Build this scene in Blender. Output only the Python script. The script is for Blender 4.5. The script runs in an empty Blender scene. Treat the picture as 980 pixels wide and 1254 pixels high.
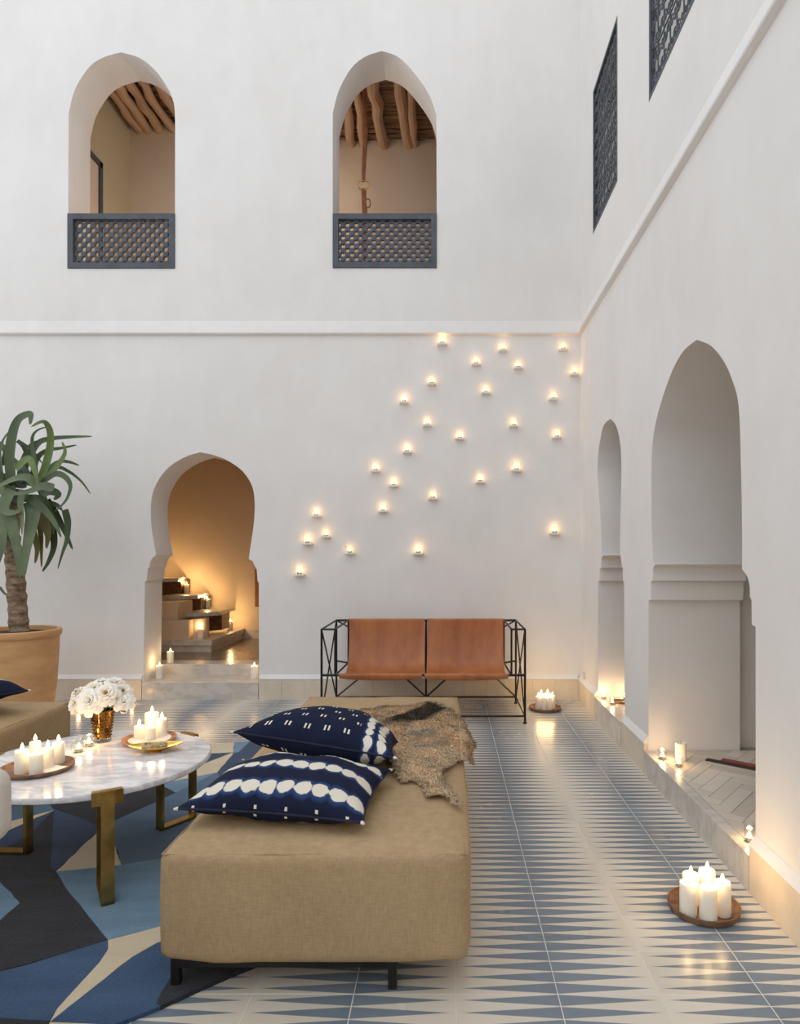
import bpy, bmesh, math, random
from mathutils import Vector, Matrix, noise
random.seed(7)
R = random.Random(11)
sc = bpy.context.scene
COL = sc.collection
PI = math.pi

# ------------------------------------------------------------------ camera, sky, exposure
H, F, VX, VY = 1.45, 810.0, 548.0, 677.0
cam = bpy.data.objects.new('camera', bpy.data.cameras.new('camera'))
COL.objects.link(cam)
cam.location = (0, 0, H)
cam.rotation_euler = (PI / 2, 0, 0)
cam.data.sensor_width = 36
cam.data.lens = F / 1254 * 36
cam.data.shift_x = -(VX - 490) / 1254
cam.data.shift_y = (VY - 627) / 1254
cam.data.clip_start = 0.05
sc.camera = cam
world = bpy.data.worlds.new('dusk_sky')
sc.world = world
world.use_nodes = True
bg = world.node_tree.nodes['Background']
bg.inputs[0].default_value = (0.91, 0.95, 1.0, 1)
bg.inputs[1].default_value = 1.33
vs = sc.view_settings
vs.view_transform = 'Standard'
vs.look = 'None'
vs.gamma = 1
vs.exposure = 0.0
try:
    vs.use_curve_mapping = False
except Exception:
    pass
sc.cycles.transparent_max_bounces = 24
sc.cycles.max_bounces = 10
sc.cycles.diffuse_bounces = 6
sc.cycles.sample_clamp_indirect = 6
CANDLE_W = 0.46      # watts of one candle flame


# ------------------------------------------------------------------ measured positions
def PZ(px, py, z):            # point at height z
    y = F * (H - z) / (py - VY)
    return Vector(((px - VX) * y / F, y, z))


def PY(px, py, y):            # point on a frontal plane
    return Vector(((px - VX) * y / F, y, H - (py - VY) * y / F))


def PX(px, py, x):            # point on the right wall's plane
    y = F * x / (px - VX)
    return Vector((x, y, H - (py - VY) * y / F))


# ------------------------------------------------------------------ materials
def srgb(r, g, b):
    f = lambda c: ((c / 255 + 0.055) / 1.055) ** 2.4 if c > 10 else c / 255 / 12.92
    return (f(r), f(g), f(b), 1)


class NT:
    def __init__(s, name):
        s.m = bpy.data.materials.new(name)
        s.m.use_nodes = True
        s.n = s.m.node_tree.nodes
        s.l = s.m.node_tree.links
        s.b = s.n.get('Principled BSDF')
        s.out = s.n.get('Material Output')

    def node(s, t, **kw):
        n = s.n.new(t)
        for k, v in kw.items():
            setattr(n, k, v)
        return n

    def link(s, a, b):
        s.l.new(a, b)

    def math(s, op, a, b=None, c=None):
        n = s.n.new('ShaderNodeMath')
        n.operation = op
        for i, v in enumerate((a, b, c)):
            if v is None:
                continue
            if isinstance(v, (int, float)):
                n.inputs[i].default_value = v
            else:
                s.l.new(v, n.inputs[i])
        return n.outputs[0]

    def mix(s, fac, a, b):
        n = s.n.new('ShaderNodeMix')
        n.data_type = 'RGBA'
        for sock, v in ((n.inputs[0], fac), (n.inputs[6], a), (n.inputs[7], b)):
            if isinstance(v, (int, float)):
                sock.default_value = v
            elif isinstance(v, tuple):
                sock.default_value = v
            else:
                s.l.new(v, sock)
        return n.outputs[2]

    def coords(s, kind='Object'):
        if kind == 'Position':
            return s.n.new('ShaderNodeNewGeometry').outputs['Position']
        return s.n.new('ShaderNodeTexCoord').outputs[kind]

    def noise(s, vec, scale, detail=4, rough=0.55, stretch=None):
        if stretch:
            mp = s.n.new('ShaderNodeMapping')
            mp.inputs['Scale'].default_value = stretch
            s.l.new(vec, mp.inputs['Vector'])
            vec = mp.outputs[0]
        n = s.n.new('ShaderNodeTexNoise')
        n.inputs['Scale'].default_value = scale
        n.inputs['Detail'].default_value = detail
        n.inputs['Roughness'].default_value = rough
        s.l.new(vec, n.inputs['Vector'])
        return n.outputs['Fac']

    def ramp(s, fac, stops):
        n = s.n.new('ShaderNodeValToRGB')
        e = n.color_ramp.elements
        while len(e) < len(stops):
            e.new(0.5)
        for el, (p, c) in zip(e, stops):
            el.position = p
            el.color = c
        s.l.new(fac, n.inputs[0])
        return n.outputs[0]

    def bump(s, h, strength, dist=0.01, normal=None):
        n = s.n.new('ShaderNodeBump')
        n.inputs['Strength'].default_value = strength
        n.inputs['Distance'].default_value = dist
        s.l.new(h, n.inputs['Height'])
        if normal is not None:
            s.l.new(normal, n.inputs['Normal'])
        return n.outputs[0]


def pm(name, c1, c2=None, scale=6, rough=0.6, metal=0.0, bump=0.0, bscale=None, bdist=0.004, stretch=None, spec=0.5, coord='Object', lo=0.35, hi=0.65):
    t = NT(name)
    v = t.coords(coord)
    if c2 is None:
        c2 = c1
    f = t.noise(v, scale, 5, 0.6, stretch)
    t.link(t.ramp(f, [(lo, c1), (hi, c2)]), t.b.inputs['Base Color'])
    t.b.inputs['Roughness'].default_value = rough
    t.b.inputs['Metallic'].default_value = metal
    t.b.inputs['Specular IOR Level'].default_value = spec
    if bump:
        f2 = t.noise(v, bscale or scale, 6, 0.6, stretch)
        t.link(t.bump(f2, bump, bdist), t.b.inputs['Normal'])
    return t.m


def plaster(name, c1, c2):
    t = NT(name)
    v = t.coords('Position')
    a = t.noise(v, 0.9, 6, 0.6)
    b = t.noise(v, 5.0, 5, 0.6, (1, 1, 0.5))
    f = t.math('ADD', t.math('MULTIPLY', a, 0.6), t.math('MULTIPLY', b, 0.4))
    t.link(t.ramp(f, [(0.38, c1), (0.62, c2)]), t.b.inputs['Base Color'])
    t.b.inputs['Roughness'].default_value = 0.75
    t.b.inputs['Specular IOR Level'].default_value = 0.2
    big = t.noise(v, 1.6, 3, 0.5)
    fine = t.noise(v, 22, 5, 0.6, (1, 1, 0.35))
    n1 = t.bump(big, 0.28, 0.06)
    t.link(t.bump(fine, 0.10, 0.006, n1), t.b.inputs['Normal'])
    return t.m


M = {}
M['plaster'] = plaster('white_plaster', srgb(225, 221, 217), srgb(231, 228, 225))
M['tan_plaster'] = plaster('tan_plaster', srgb(208, 192, 176), srgb(216, 200, 184))
M['olive_plaster'] = plaster('olive_plaster', srgb(190, 180, 154), srgb(196, 186, 160))
M['stair_plaster'] = plaster('stair_room_plaster', srgb(212, 190, 166), srgb(218, 198, 174))
M['grout'] = pm('tile_grout', srgb(216, 210, 200), srgb(224, 218, 208), 30, 0.8)


def floor_tile_mat():
    t = NT('blue_and_cream_cement_tile')
    pos = t.coords('Position')
    sx = t.node('ShaderNodeSeparateXYZ')
    t.link(pos, sx.inputs[0])
    x = t.math('DIVIDE', t.math('SUBTRACT', sx.outputs[0], 0.3636), 0.671)
    fr = t.math('ABSOLUTE', t.math('SUBTRACT', x, t.math('ROUND', x)))       # 0 at a wide edge, .5 at a tip edge
    u = t.math('MULTIPLY', fr, 2.0)
    y = t.math('DIVIDE', t.math('SUBTRACT', sx.outputs[1], 3.5776), 0.05853)
    fy = t.math('MULTIPLY', t.math('ABSOLUTE', t.math('SUBTRACT', t.math('FRACT', y), 0.5)), 2.0)
    lim = t.math('SUBTRACT', 0.965, t.math('MULTIPLY', u, 0.985))
    d = t.math('SUBTRACT', lim, fy)
    fac = t.math('MINIMUM', t.math('MAXIMUM', t.math('MULTIPLY', d, 14.0), 0.0), 1.0)
    oi = t.node('ShaderNodeObjectInfo')
    rnd = oi.outputs['Random']
    n = t.noise(pos, 9, 5, 0.6)
    n2 = t.noise(pos, 2.2, 3, 0.6)
    mixv = t.math('ADD', t.math('MULTIPLY', rnd, 0.5), t.math('MULTIPLY', n, 0.5))
    blue = t.mix(mixv, srgb(108, 120, 132), srgb(130, 140, 149))
    cream = t.mix(mixv, srgb(204, 194, 178), srgb(222, 213, 198))
    c = t.mix(fac, cream, blue)
    t.link(c, t.b.inputs['Base Color'])
    t.link(t.math('ADD', 0.20, t.math('MULTIPLY', n2, 0.12)), t.b.inputs['Roughness'])
    t.b.inputs['Specular IOR Level'].default_value = 0.26
    t.link(t.bump(n, 0.02, 0.003), t.b.inputs['Normal'])
    return t.m


M['tile'] = floor_tile_mat()
M['base_tile'] = pm('cream_stone_tile', srgb(212, 198, 178), srgb(222, 209, 190), 7, 0.45, bump=0.05)


def marble(name, base, vein, amt, scale=2.2, rough=0.18):
    t = NT(name)
    v = t.coords('Position')
    mp = t.node('ShaderNodeMapping')
    mp.inputs['Rotation'].default_value = (0, 0, 0.5)
    mp.inputs['Scale'].default_value = (1, 2.6, 1.6)
    t.link(v, mp.inputs[0])
    w = t.noise(mp.outputs[0], scale, 8, 0.62)
    k = t.math('ABSOLUTE', t.math('SUBTRACT', w, 0.5))
    f = t.math('SUBTRACT', 1.0, t.math('MINIMUM', t.math('MULTIPLY', k, 11.0), 1.0))
    broad = t.noise(mp.outputs[0], scale * 1.7, 5, 0.6)
    ff = t.math('MULTIPLY', t.math('MULTIPLY', f, broad), amt)
    t.link(t.mix(ff, base, vein), t.b.inputs['Base Color'])
    t.b.inputs['Roughness'].default_value = rough
    return t.m


M['marble'] = marble('white_marble', srgb(236, 234, 234), srgb(150, 150, 160), 0.95, 3.2, 0.12)
M['step_marble'] = marble('grey_white_marble', srgb(210, 203, 194), srgb(160, 150, 140), 0.8, 3.0, 0.28)
M['stair_floor'] = pm('dark_polished_stone', srgb(120, 108, 96), srgb(140, 126, 112), 5, 0.22)
M['zellige'] = pm('brown_glazed_tile', srgb(66, 44, 28), srgb(98, 66, 40), 14, 0.12, bump=0.5, bscale=45, bdist=0.004)
M['iron'] = pm('dark_grey_painted_iron', srgb(62, 66, 74), srgb(72, 76, 84), 10, 0.5)
M['black_iron'] = pm('black_iron_rod', srgb(26, 22, 20), srgb(36, 31, 28), 18, 0.45, metal=0.3)
M['lattice'] = pm('dark_grey_painted_wood', srgb(66, 70, 77), srgb(80, 84, 92), 12, 0.6, bump=0.1)
M['log'] = pm('barked_log', srgb(170, 138, 112), srgb(196, 164, 136), 4, 0.85, bump=0.5, bscale=9, bdist=0.012, stretch=(1, 0.25, 1))
M['reed'] = pm('dry_branches', srgb(112, 84, 64), srgb(166, 134, 106), 3, 0.9, stretch=(0.4, 4, 1))
M['strap'] = pm('brown_leather_strap', srgb(128, 74, 46), srgb(150, 92, 60), 12, 0.55, bump=0.2)


def metal_mat(name, c1, c2, rough):
    return pm(name, c1, c2, 11, rough, metal=1.0, bump=0.06, bscale=30, bdist=0.002)


M['brass'] = metal_mat('aged_brass', srgb(150, 122, 66), srgb(186, 156, 92), 0.30)
M['gold'] = metal_mat('bright_gold_brass', srgb(214, 172, 84), srgb(232, 194, 108), 0.26)
M['bronze'] = metal_mat('mercury_bronze_glass', srgb(84, 58, 30), srgb(158, 118, 62), 0.16)


def leather():
    t = NT('cognac_leather')
    v = t.coords('Object')
    a = t.noise(v, 3.0, 5, 0.6, (1.6, 1, 0.5))
    b = t.noise(v, 55, 4, 0.6)
    t.link(t.ramp(a, [(0.32, srgb(146, 80, 40)), (0.68, srgb(186, 116, 66))]), t.b.inputs['Base Color'])
    t.b.inputs['Roughness'].default_value = 0.42
    n1 = t.bump(a, 0.25, 0.03)
    t.link(t.bump(b, 0.12, 0.002, n1), t.b.inputs['Normal'])
    return t.m


M['leather'] = leather()


def burlap(name, c1, c2):
    t = NT(name)
    v = t.coords('Object')
    a = t.noise(v, 2.2, 4, 0.6)
    wx = t.noise(v, 210, 2, 0.5, (1, 1, 0.14))
    wy = t.noise(v, 210, 2, 0.5, (0.14, 0.14, 1))
    w = t.math('ADD', t.math('MULTIPLY', wx, 0.5), t.math('MULTIPLY', wy, 0.5))
    f = t.math('ADD', t.math('MULTIPLY', a, 0.35), t.math('MULTIPLY', w, 0.65))
    t.link(t.ramp(f, [(0.34, c1), (0.66, c2)]), t.b.inputs['Base Color'])
    t.b.inputs['Roughness'].default_value = 0.9
    t.b.inputs['Specular IOR Level'].default_value = 0.15
    n1 = t.bump(a, 0.35, 0.03)
    t.link(t.bump(w, 0.5, 0.003, n1), t.b.inputs['Normal'])
    return t.m


M['burlap'] = burlap('tan_burlap', srgb(158, 132, 98), srgb(186, 160, 124))
M['cream_cloth'] = burlap('cream_upholstery', srgb(206, 196, 184), srgb(218, 210, 200))


def pile(name, c1, c2):
    t = NT(name)
    v = t.coords('Position')
    a = t.noise(v, 4.5, 5, 0.65, (0.5, 1.6, 1))
    b = t.noise(v, 160, 3, 0.7)
    f = t.math('ADD', t.math('MULTIPLY', a, 0.6), t.math('MULTIPLY', b, 0.4))
    t.link(t.ramp(f, [(0.34, c1), (0.66, c2)]), t.b.inputs['Base Color'])
    t.b.inputs['Roughness'].default_value = 0.95
    t.b.inputs['Specular IOR Level'].default_value = 0.1
    t.b.inputs['Sheen Weight'].default_value = 0.15
    t.link(t.bump(b, 0.9, 0.006, t.bump(a, 0.5, 0.012)), t.b.inputs['Normal'])
    return t.m


M['pile_black'] = pile('charcoal_pile', srgb(28, 29, 34), srgb(54, 54, 60))
M['pile_navy'] = pile('navy_pile', srgb(48, 64, 88), srgb(64, 82, 108))
M['pile_blue'] = pile('blue_pile', srgb(44, 70, 100), srgb(68, 96, 128))
M['pile_light'] = pile('light_blue_pile', srgb(94, 126, 150), srgb(126, 154, 174))
M['pile_slate'] = pile('slate_blue_pile', srgb(78, 102, 124), srgb(96, 120, 142))
M['pile_cream'] = pile('cream_pile', srgb(204, 186, 156), srgb(220, 203, 174))
M['terracotta'] = pm('terracotta', srgb(194, 144, 96), srgb(212, 164, 114), 3.5, 0.62, bump=0.12, bscale=12, stretch=(1, 1, 3))
M['soil'] = pm('dark_soil', srgb(40, 30, 24), srgb(62, 48, 38), 30, 0.95, bump=0.9, bscale=40, bdist=0.02)
M['bark'] = pm('scaly_bark', srgb(92, 72, 54), srgb(164, 142, 118), 13, 0.9, bump=0.9, bscale=16, bdist=0.02, stretch=(1, 1, 2.2))
M['leaf'] = pm('dark_green_leaf', srgb(50, 66, 36), srgb(80, 97, 54), 4, 0.42, bump=0.1, bscale=30, stretch=(1, 1, 0.3))
M['leaf_light'] = pm('bright_green_leaf', srgb(76, 98, 44), srgb(104, 124, 62), 4, 0.42, bump=0.1, bscale=30)
M['leaf_grey'] = pm('grey_green_leaf', srgb(76, 92, 62), srgb(106, 120, 85), 4, 0.45, bump=0.1, bscale=30)
M['leaf_olive'] = pm('olive_brown_leaf', srgb(92, 88, 46), srgb(128, 120, 66), 4, 0.5, bump=0.1, bscale=30)
M['wood'] = pm('worn_brown_wood', srgb(104, 74, 54), srgb(150, 112, 82), 9, 0.5, bump=0.25, bscale=18, stretch=(1, 4, 1))
M['pale_wood'] = pm('pale_brown_wood', srgb(160, 112, 80), srgb(190, 142, 104), 9, 0.5, bump=0.2, bscale=18, stretch=(1, 4, 1))
M['ceramic'] = pm('white_glaze', srgb(228, 220, 208), srgb(236, 228, 218), 6, 0.3)
M['alu'] = metal_mat('tealight_tin', srgb(168, 164, 158), srgb(188, 184, 178), 0.35)
M['wick'] = pm('burnt_wick', srgb(30, 22, 18), srgb(44, 34, 26), 20, 0.9)
M['petal'] = pm('white_petal', srgb(240, 238, 230), srgb(246, 244, 236), 12, 0.6)
M['petal_cream'] = pm('cream_petal', srgb(243, 236, 218), srgb(246, 240, 226), 12, 0.6)
M['stamen'] = pm('yellow_brown_heart', srgb(150, 110, 50), srgb(190, 150, 76), 40, 0.8)
M['stem'] = pm('green_stem', srgb(70, 90, 50), srgb(90, 110, 62), 20, 0.6)
M['red_leaf'] = pm('red_brown_leaf', srgb(96, 62, 44), srgb(120, 84, 60), 20, 0.6)
M['ledge'] = pm('white_ledge', srgb(226, 222, 216), srgb(232, 228, 222), 20, 0.6)
def plank_mat():
    t = NT('pale_stone_plank')
    n = t.noise(t.coords('Object'), 9, 5, .6, (1, 1, 1))
    r_ = t.node('ShaderNodeObjectInfo').outputs['Random']
    f = t.math('ADD', t.math('MULTIPLY', n, .4), t.math('MULTIPLY', r_, .6))
    t.link(t.ramp(f, [(.15, srgb(196, 184, 168)), (.85, srgb(226, 216, 202))]), t.b.inputs['Base Color'])
    t.b.inputs['Roughness'].default_value = .35
    return t.m


M['plank'] = plank_mat()
M['dark_grout'] = pm('grey_grout', srgb(166, 156, 142), srgb(176, 166, 152), 30, .8)
M['cord'] = pm('pale_cord', srgb(150, 128, 92), srgb(206, 186, 150), 60, .7, bump=.4, bscale=120)
M['red_cloth'] = pm('red_woven_cloth', srgb(140, 62, 54), srgb(158, 78, 66), 30, 0.9)
M['brown_cloth'] = pm('dark_brown_cloth', srgb(56, 42, 36), srgb(70, 54, 46), 30, 0.9)
M['switch'] = pm('beige_plastic', srgb(206, 196, 182), srgb(214, 204, 190), 20, 0.4)
M['wood_panel'] = pm('orange_brown_wood', srgb(140, 88, 46), srgb(160, 104, 58), 6, 0.5, stretch=(4, 1, 0.5))


def wax():
    t = NT('white_wax')
    v = t.coords('Object')
    f = t.noise(v, 14, 4, 0.6)
    t.link(t.ramp(f, [(0.3, srgb(244, 236, 220)), (0.7, srgb(250, 243, 230))]), t.b.inputs['Base Color'])
    t.b.inputs['Roughness'].default_value = 0.45
    t.b.inputs['Subsurface Weight'].default_value = 0.3
    t.b.inputs['Subsurface Radius'].default_value = (1.0, 0.6, 0.3)
    t.b.inputs['Subsurface Scale'].default_value = 0.03
    return t.m


M['wax'] = wax()


def flame():
    t = NT('candle_flame')
    e = t.node('ShaderNodeEmission')
    e.inputs[0].default_value = (1.0, 0.62, 0.22, 1)
    e.inputs[1].default_value = 14
    t.link(e.outputs[0], t.out.inputs['Surface'])
    return t.m


M['flame'] = flame()


def thin_glass(name, tint=(0.97, 0.98, 0.97, 1)):
    t = NT(name)
    tr = t.node('ShaderNodeBsdfTransparent')
    tr.inputs[0].default_value = tint
    gl = t.node('ShaderNodeBsdfGlossy')
    gl.inputs['Roughness'].default_value = 0.04
    fr = t.node('ShaderNodeLayerWeight')
    fr.inputs['Blend'].default_value = 0.5
    mx = t.node('ShaderNodeMixShader')
    t.link(t.math('ADD', 0.03, t.math('MULTIPLY', t.math('POWER', fr.outputs['Facing'], 2.5), 0.5)), mx.inputs[0])
    t.link(tr.outputs[0], mx.inputs[1])
    t.link(gl.outputs[0], mx.inputs[2])
    t.link(mx.outputs[0], t.out.inputs['Surface'])
    return t.m


M['glass'] = thin_glass('clear_glass')
M['glass_foot'] = thin_glass('thick_glass', (0.80, 0.84, 0.80, 1))


# ------------------------------------------------------------------ mesh helpers
class MB:
    def __init__(s):
        s.v, s.f, s.mi = [], [], []

    def add(s, verts, faces, mi=0):
        o = len(s.v)
        s.v += [Vector(p) for p in verts]
        s.f += [tuple(i + o for i in f) for f in faces]
        s.mi += [mi] * len(faces)
        return s

    def box(s, x0, x1, y0, y1, z0, z1, mi=0):
        v = [(x, y, z) for z in (z0, z1) for y in (y0, y1) for x in (x0, x1)]
        return s.add(v, [(0, 2, 3, 1), (4, 5, 7, 6), (0, 1, 5, 4), (2, 6, 7, 3), (0, 4, 6, 2), (1, 3, 7, 5)], mi)

    def bbox(s, x0, x1, y0, y1, z0, z1, b=0.003, mi=0):      # box with a bevelled top
        v = [(x0, y0, z0), (x1, y0, z0), (x1, y1, z0), (x0, y1, z0),
             (x0, y0, z1 - b), (x1, y0, z1 - b), (x1, y1, z1 - b), (x0, y1, z1 - b),
             (x0 + b, y0 + b, z1), (x1 - b, y0 + b, z1), (x1 - b, y1 - b, z1), (x0 + b, y1 - b, z1)]
        f = [(3, 2, 1, 0), (8, 9, 10, 11)]
        for i in range(4):
            j = (i + 1) % 4
            f += [(i, j, 4 + j, 4 + i), (4 + i, 4 + j, 8 + j, 8 + i)]
        return s.add(v, f, mi)

    def frame_of(s, d):
        d = d.normalized()
        up = Vector((0, 0, 1)) if abs(d.z) < 0.95 else Vector((1, 0, 0))
        a = d.cross(up).normalized()
        return a, a.cross(d).normalized()

    def tube(s, pts, r, n=8, cap=True, mi=0, closed=False):
        pts = [Vector(p) for p in pts]
        rr = r if isinstance(r, (list, tuple)) else [r] * len(pts)
        m = len(pts)
        vs, fs = [], []
        a0 = None
        for i, p in enumerate(pts):
            if closed:
                d = pts[(i + 1) % m] - pts[i - 1]
            else:
                d = pts[min(i + 1, m - 1)] - pts[max(i - 1, 0)]
            a, b = s.frame_of(d)
            if a0 is not None:
                dn = d.normalized()
                a = (a0 - dn * a0.dot(dn)).normalized()
                b = a.cross(dn).normalized()
            a0 = a
            for k in range(n):
                t = 2 * PI * k / n
                vs.append(p + (a * math.cos(t) + b * math.sin(t)) * rr[i])
        for i in range(m if closed else m - 1):
            for k in range(n):
                k2 = (k + 1) % n
                i2 = (i + 1) % m
                fs.append((i * n + k, i * n + k2, i2 * n + k2, i2 * n + k))
        if cap and not closed:
            fs.append(tuple(range(n))[::-1])
            fs.append(tuple((m - 1) * n + k for k in range(n)))
        return s.add(vs, fs, mi)

    def bar(s, a, b, w, t, side, mi=0):        # rectangular bar from a to b; w along side, t across
        a, b = Vector(a), Vector(b)
        d = (b - a).normalized()
        sd = Vector(side)
        sd = (sd - d * sd.dot(d)).normalized()
        n = d.cross(sd)
        vs = [p + sd * (w / 2 * i) + n * (t / 2 * j) for p in (a, b) for i, j in ((-1, -1), (1, -1), (1, 1), (-1, 1))]
        return s.add(vs, [(3, 2, 1, 0), (4, 5, 6, 7), (0, 1, 5, 4), (1, 2, 6, 5), (2, 3, 7, 6), (3, 0, 4, 7)], mi)

    def lathe(s, prof, n=24, c=(0, 0, 0), mi=0, fn=None, sx=1.0, sy=1.0):
        vs, fs = [], []
        for r, z in prof:
            for k in range(n):
                t = 2 * PI * k / n
                q = fn(r, z, t) if fn else r
                vs.append((c[0] + q * math.cos(t) * sx, c[1] + q * math.sin(t) * sy, c[2] + z))
        for i in range(len(prof) - 1):
            for k in range(n):
                k2 = (k + 1) % n
                fs.append((i * n + k, i * n + k2, (i + 1) * n + k2, (i + 1) * n + k))
        if prof[0][0] > 1e-5:
            fs.append(tuple(range(n))[::-1])
        if prof[-1][0] > 1e-5:
            fs.append(tuple((len(prof) - 1) * n + k for k in range(n)))
        return s.add(vs, fs, mi)

    def prism(s, poly, e, mi=0):               # closed polygon (3D points) pushed along e
        n = len(poly)
        e = Vector(e)
        vs = [Vector(p) for p in poly] + [Vector(p) + e for p in poly]
        fs = [tuple(range(n))[::-1], tuple(range(n, 2 * n))] + [(i, (i + 1) % n, n + (i + 1) % n, n + i) for i in range(n)]
        return s.add(vs, fs, mi)

    def mesh(s, name, mats, origin=(0, 0, 0), smooth=35):
        me = bpy.data.meshes.new(name)
        o = Vector(origin)
        me.from_pydata([tuple(p - o) for p in s.v], [], s.f)
        mats = mats if isinstance(mats, (list, tuple)) else [mats]
        for m in mats:
            me.materials.append(m)
        if len(mats) > 1:
            me.polygons.foreach_set('material_index', s.mi)
        bm = bmesh.new()
        bm.from_mesh(me)
        bmesh.ops.remove_doubles(bm, verts=bm.verts, dist=1e-6)
        bmesh.ops.recalc_face_normals(bm, faces=bm.faces)
        bm.to_mesh(me)
        bm.free()
        if smooth:
            me.polygons.foreach_set('use_smooth', [True] * len(me.polygons))
            me.set_sharp_from_angle(angle=math.radians(smooth))
        return me

    def build(s, name, mats, parent=None, origin=(0, 0, 0), smooth=35, loc=None):
        o = bpy.data.objects.new(name, s.mesh(name, mats, origin, smooth))
        COL.objects.link(o)
        if parent is not None:
            o.parent = parent
        if loc is not None:
            o.location = loc
        return o


def tag(o, label=None, cat=None, group=None, kind=None):
    if label:
        o['label'] = label
    if cat:
        o['category'] = cat
    if group:
        o['group'] = group
    if kind:
        o['kind'] = kind
    return o


def thing(name, label, cat, loc=(0, 0, 0), rz=0.0, group=None):
    o = bpy.data.objects.new(name, None)
    COL.objects.link(o)
    o.location = loc
    o.rotation_euler = (0, 0, rz)
    o.empty_display_size = 0.05
    return tag(o, label, cat, group)


def copy_tree(o, parent=None, loc=None, label=None, group=None):
    c = o.copy()
    COL.objects.link(c)
    if parent is not None:
        c.parent = parent
    if loc is not None:
        c.location = loc
    if label:
        c['label'] = label
    if group:
        c['group'] = group
    for ch in o.children:
        copy_tree(ch, c)
    return c


def struct(o):
    o['kind'] = 'structure'
    return o


def smooth_curve(pts, k=5):                    # Catmull-Rom through open point list
    out = []
    n = len(pts)
    P = [Vector(p) for p in pts]
    for i in range(n - 1):
        p0, p1, p2, p3 = P[max(i - 1, 0)], P[i], P[i + 1], P[min(i + 2, n - 1)]
        for j in range(k):
            t = j / k
            out.append(0.5 * ((2 * p1) + (p2 - p0) * t + (2 * p0 - 5 * p1 + 4 * p2 - p3) * t * t + (3 * p1 - p0 - 3 * p2 + p3) * t ** 3))
    out.append(P[-1])
    return out


def plate(name, outer, holes, to3, thick, mat):
    """wall panel: 2-D outline with holes, mapped by to3(u, v), pushed through by the vector thick"""
    bm = bmesh.new()
    edges, loops = [], []
    for lp in [outer] + holes:
        vs = [bm.verts.new(to3(*p[:2])) for p in lp]
        loops.append(vs)
        for i in range(len(vs)):
            edges.append(bm.edges.new((vs[i], vs[(i + 1) % len(vs)])))
    bmesh.ops.triangle_fill(bm, use_beauty=True, use_dissolve=False, edges=edges)
    fr = list(bm.faces)
    th = Vector(thick)
    mp = {}
    for lp in loops:
        for v in lp:
            mp[v] = bm.verts.new(v.co + th)
    for f in fr:
        bm.faces.new([mp[v] for v in reversed(f.verts)])
    for lp in loops:
        for i in range(len(lp)):
            a, b = lp[i], lp[(i + 1) % len(lp)]
            bm.faces.new((a, b, mp[b], mp[a]))
    bmesh.ops.recalc_face_normals(bm, faces=bm.faces)
    me = bpy.data.meshes.new(name)
    bm.to_mesh(me)
    bm.free()
    me.materials.append(mat)
    me.polygons.foreach_set('use_smooth', [True] * len(me.polygons))
    me.set_sharp_from_angle(angle=math.radians(28))
    o = bpy.data.objects.new(name, me)
    COL.objects.link(o)
    return struct(o)


# ------------------------------------------------------------------ the courtyard shell
WX, WY = 1.32, 6.555           # planes of the right and the back wall
BX, BY = 1.29, 6.525           # fronts of their baseboards
TOP = 7.5
LX, FY = -6.4, -4.2            # left and front walls, outside the picture


def bw(px, py):
    p = PY(px, py, WY)
    return (p.x, p.z)


def rw(px, py):
    p = PX(px, py, WX)
    return (p.y, p.z)


def arch2(pts_px, conv, k=5):
    return [(p[0], p[1]) for p in smooth_curve([Vector((*conv(*q), 0)) for q in pts_px], k)]


winL = [bw(83, 329), bw(83.5, 262)] + arch2([(84, 139), (92, 109), (109.4, 82), (126.7, 70.3), (148.5, 64)], bw)[:] + \
    arch2([(148.5, 64), (171, 71), (191, 87), (206, 109), (213, 127), (214.5, 146)], bw)[1:] + [bw(214.5, 262), bw(214.5, 329)]
winR = [bw(407.5, 328.5), bw(407.5, 262)] + arch2([(407.5, 139), (414.7, 111.7), (429.5, 84.5), (447, 69.5), (468, 62.5)], bw) + \
    arch2([(468, 62.5), (489, 70.5), (508.6, 91), (526, 116.6), (534.6, 141)], bw)[1:] + [bw(535, 262), bw(535, 328.5)]
doorU = [bw(175.3, 840), bw(177.5, 712), bw(179.7, 711), bw(181, 696.5), bw(183, 695)] + arch2([(183.7, 689), (186, 684), (191, 680)], bw) + \
    arch2([(191, 679), (185.5, 645), (185, 616), (190.3, 595), (204.7, 574), (225.8, 560), (245.5, 553.7)], bw) + \
    arch2([(245.5, 553.7), (262.6, 557.6), (278.4, 563.7), (296.8, 576.8), (308.7, 595), (312, 616), (311, 640), (307.4, 666), (304.7, 684)], bw)[1:] + \
    arch2([(304.7, 685), (309, 687), (311.5, 692)], bw) + [bw(314.5, 697), bw(315.5, 712), bw(317, 713), bw(317.5, 840)]
dl, dr = doorU[0][0], doorU[-1][0]
outer = [(LX, 0), (dl, 0)] + doorU[1:-1] + [(dr, 0), (WX + 2.2, 0), (WX + 2.2, TOP), (LX, TOP)]
plate('wall_back', outer, [winL, winR], lambda u, v: (u, WY, v), (0, 0.40, 0), M['plaster'])


def arch_right(left, right, top, imposts):
    pass


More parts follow.
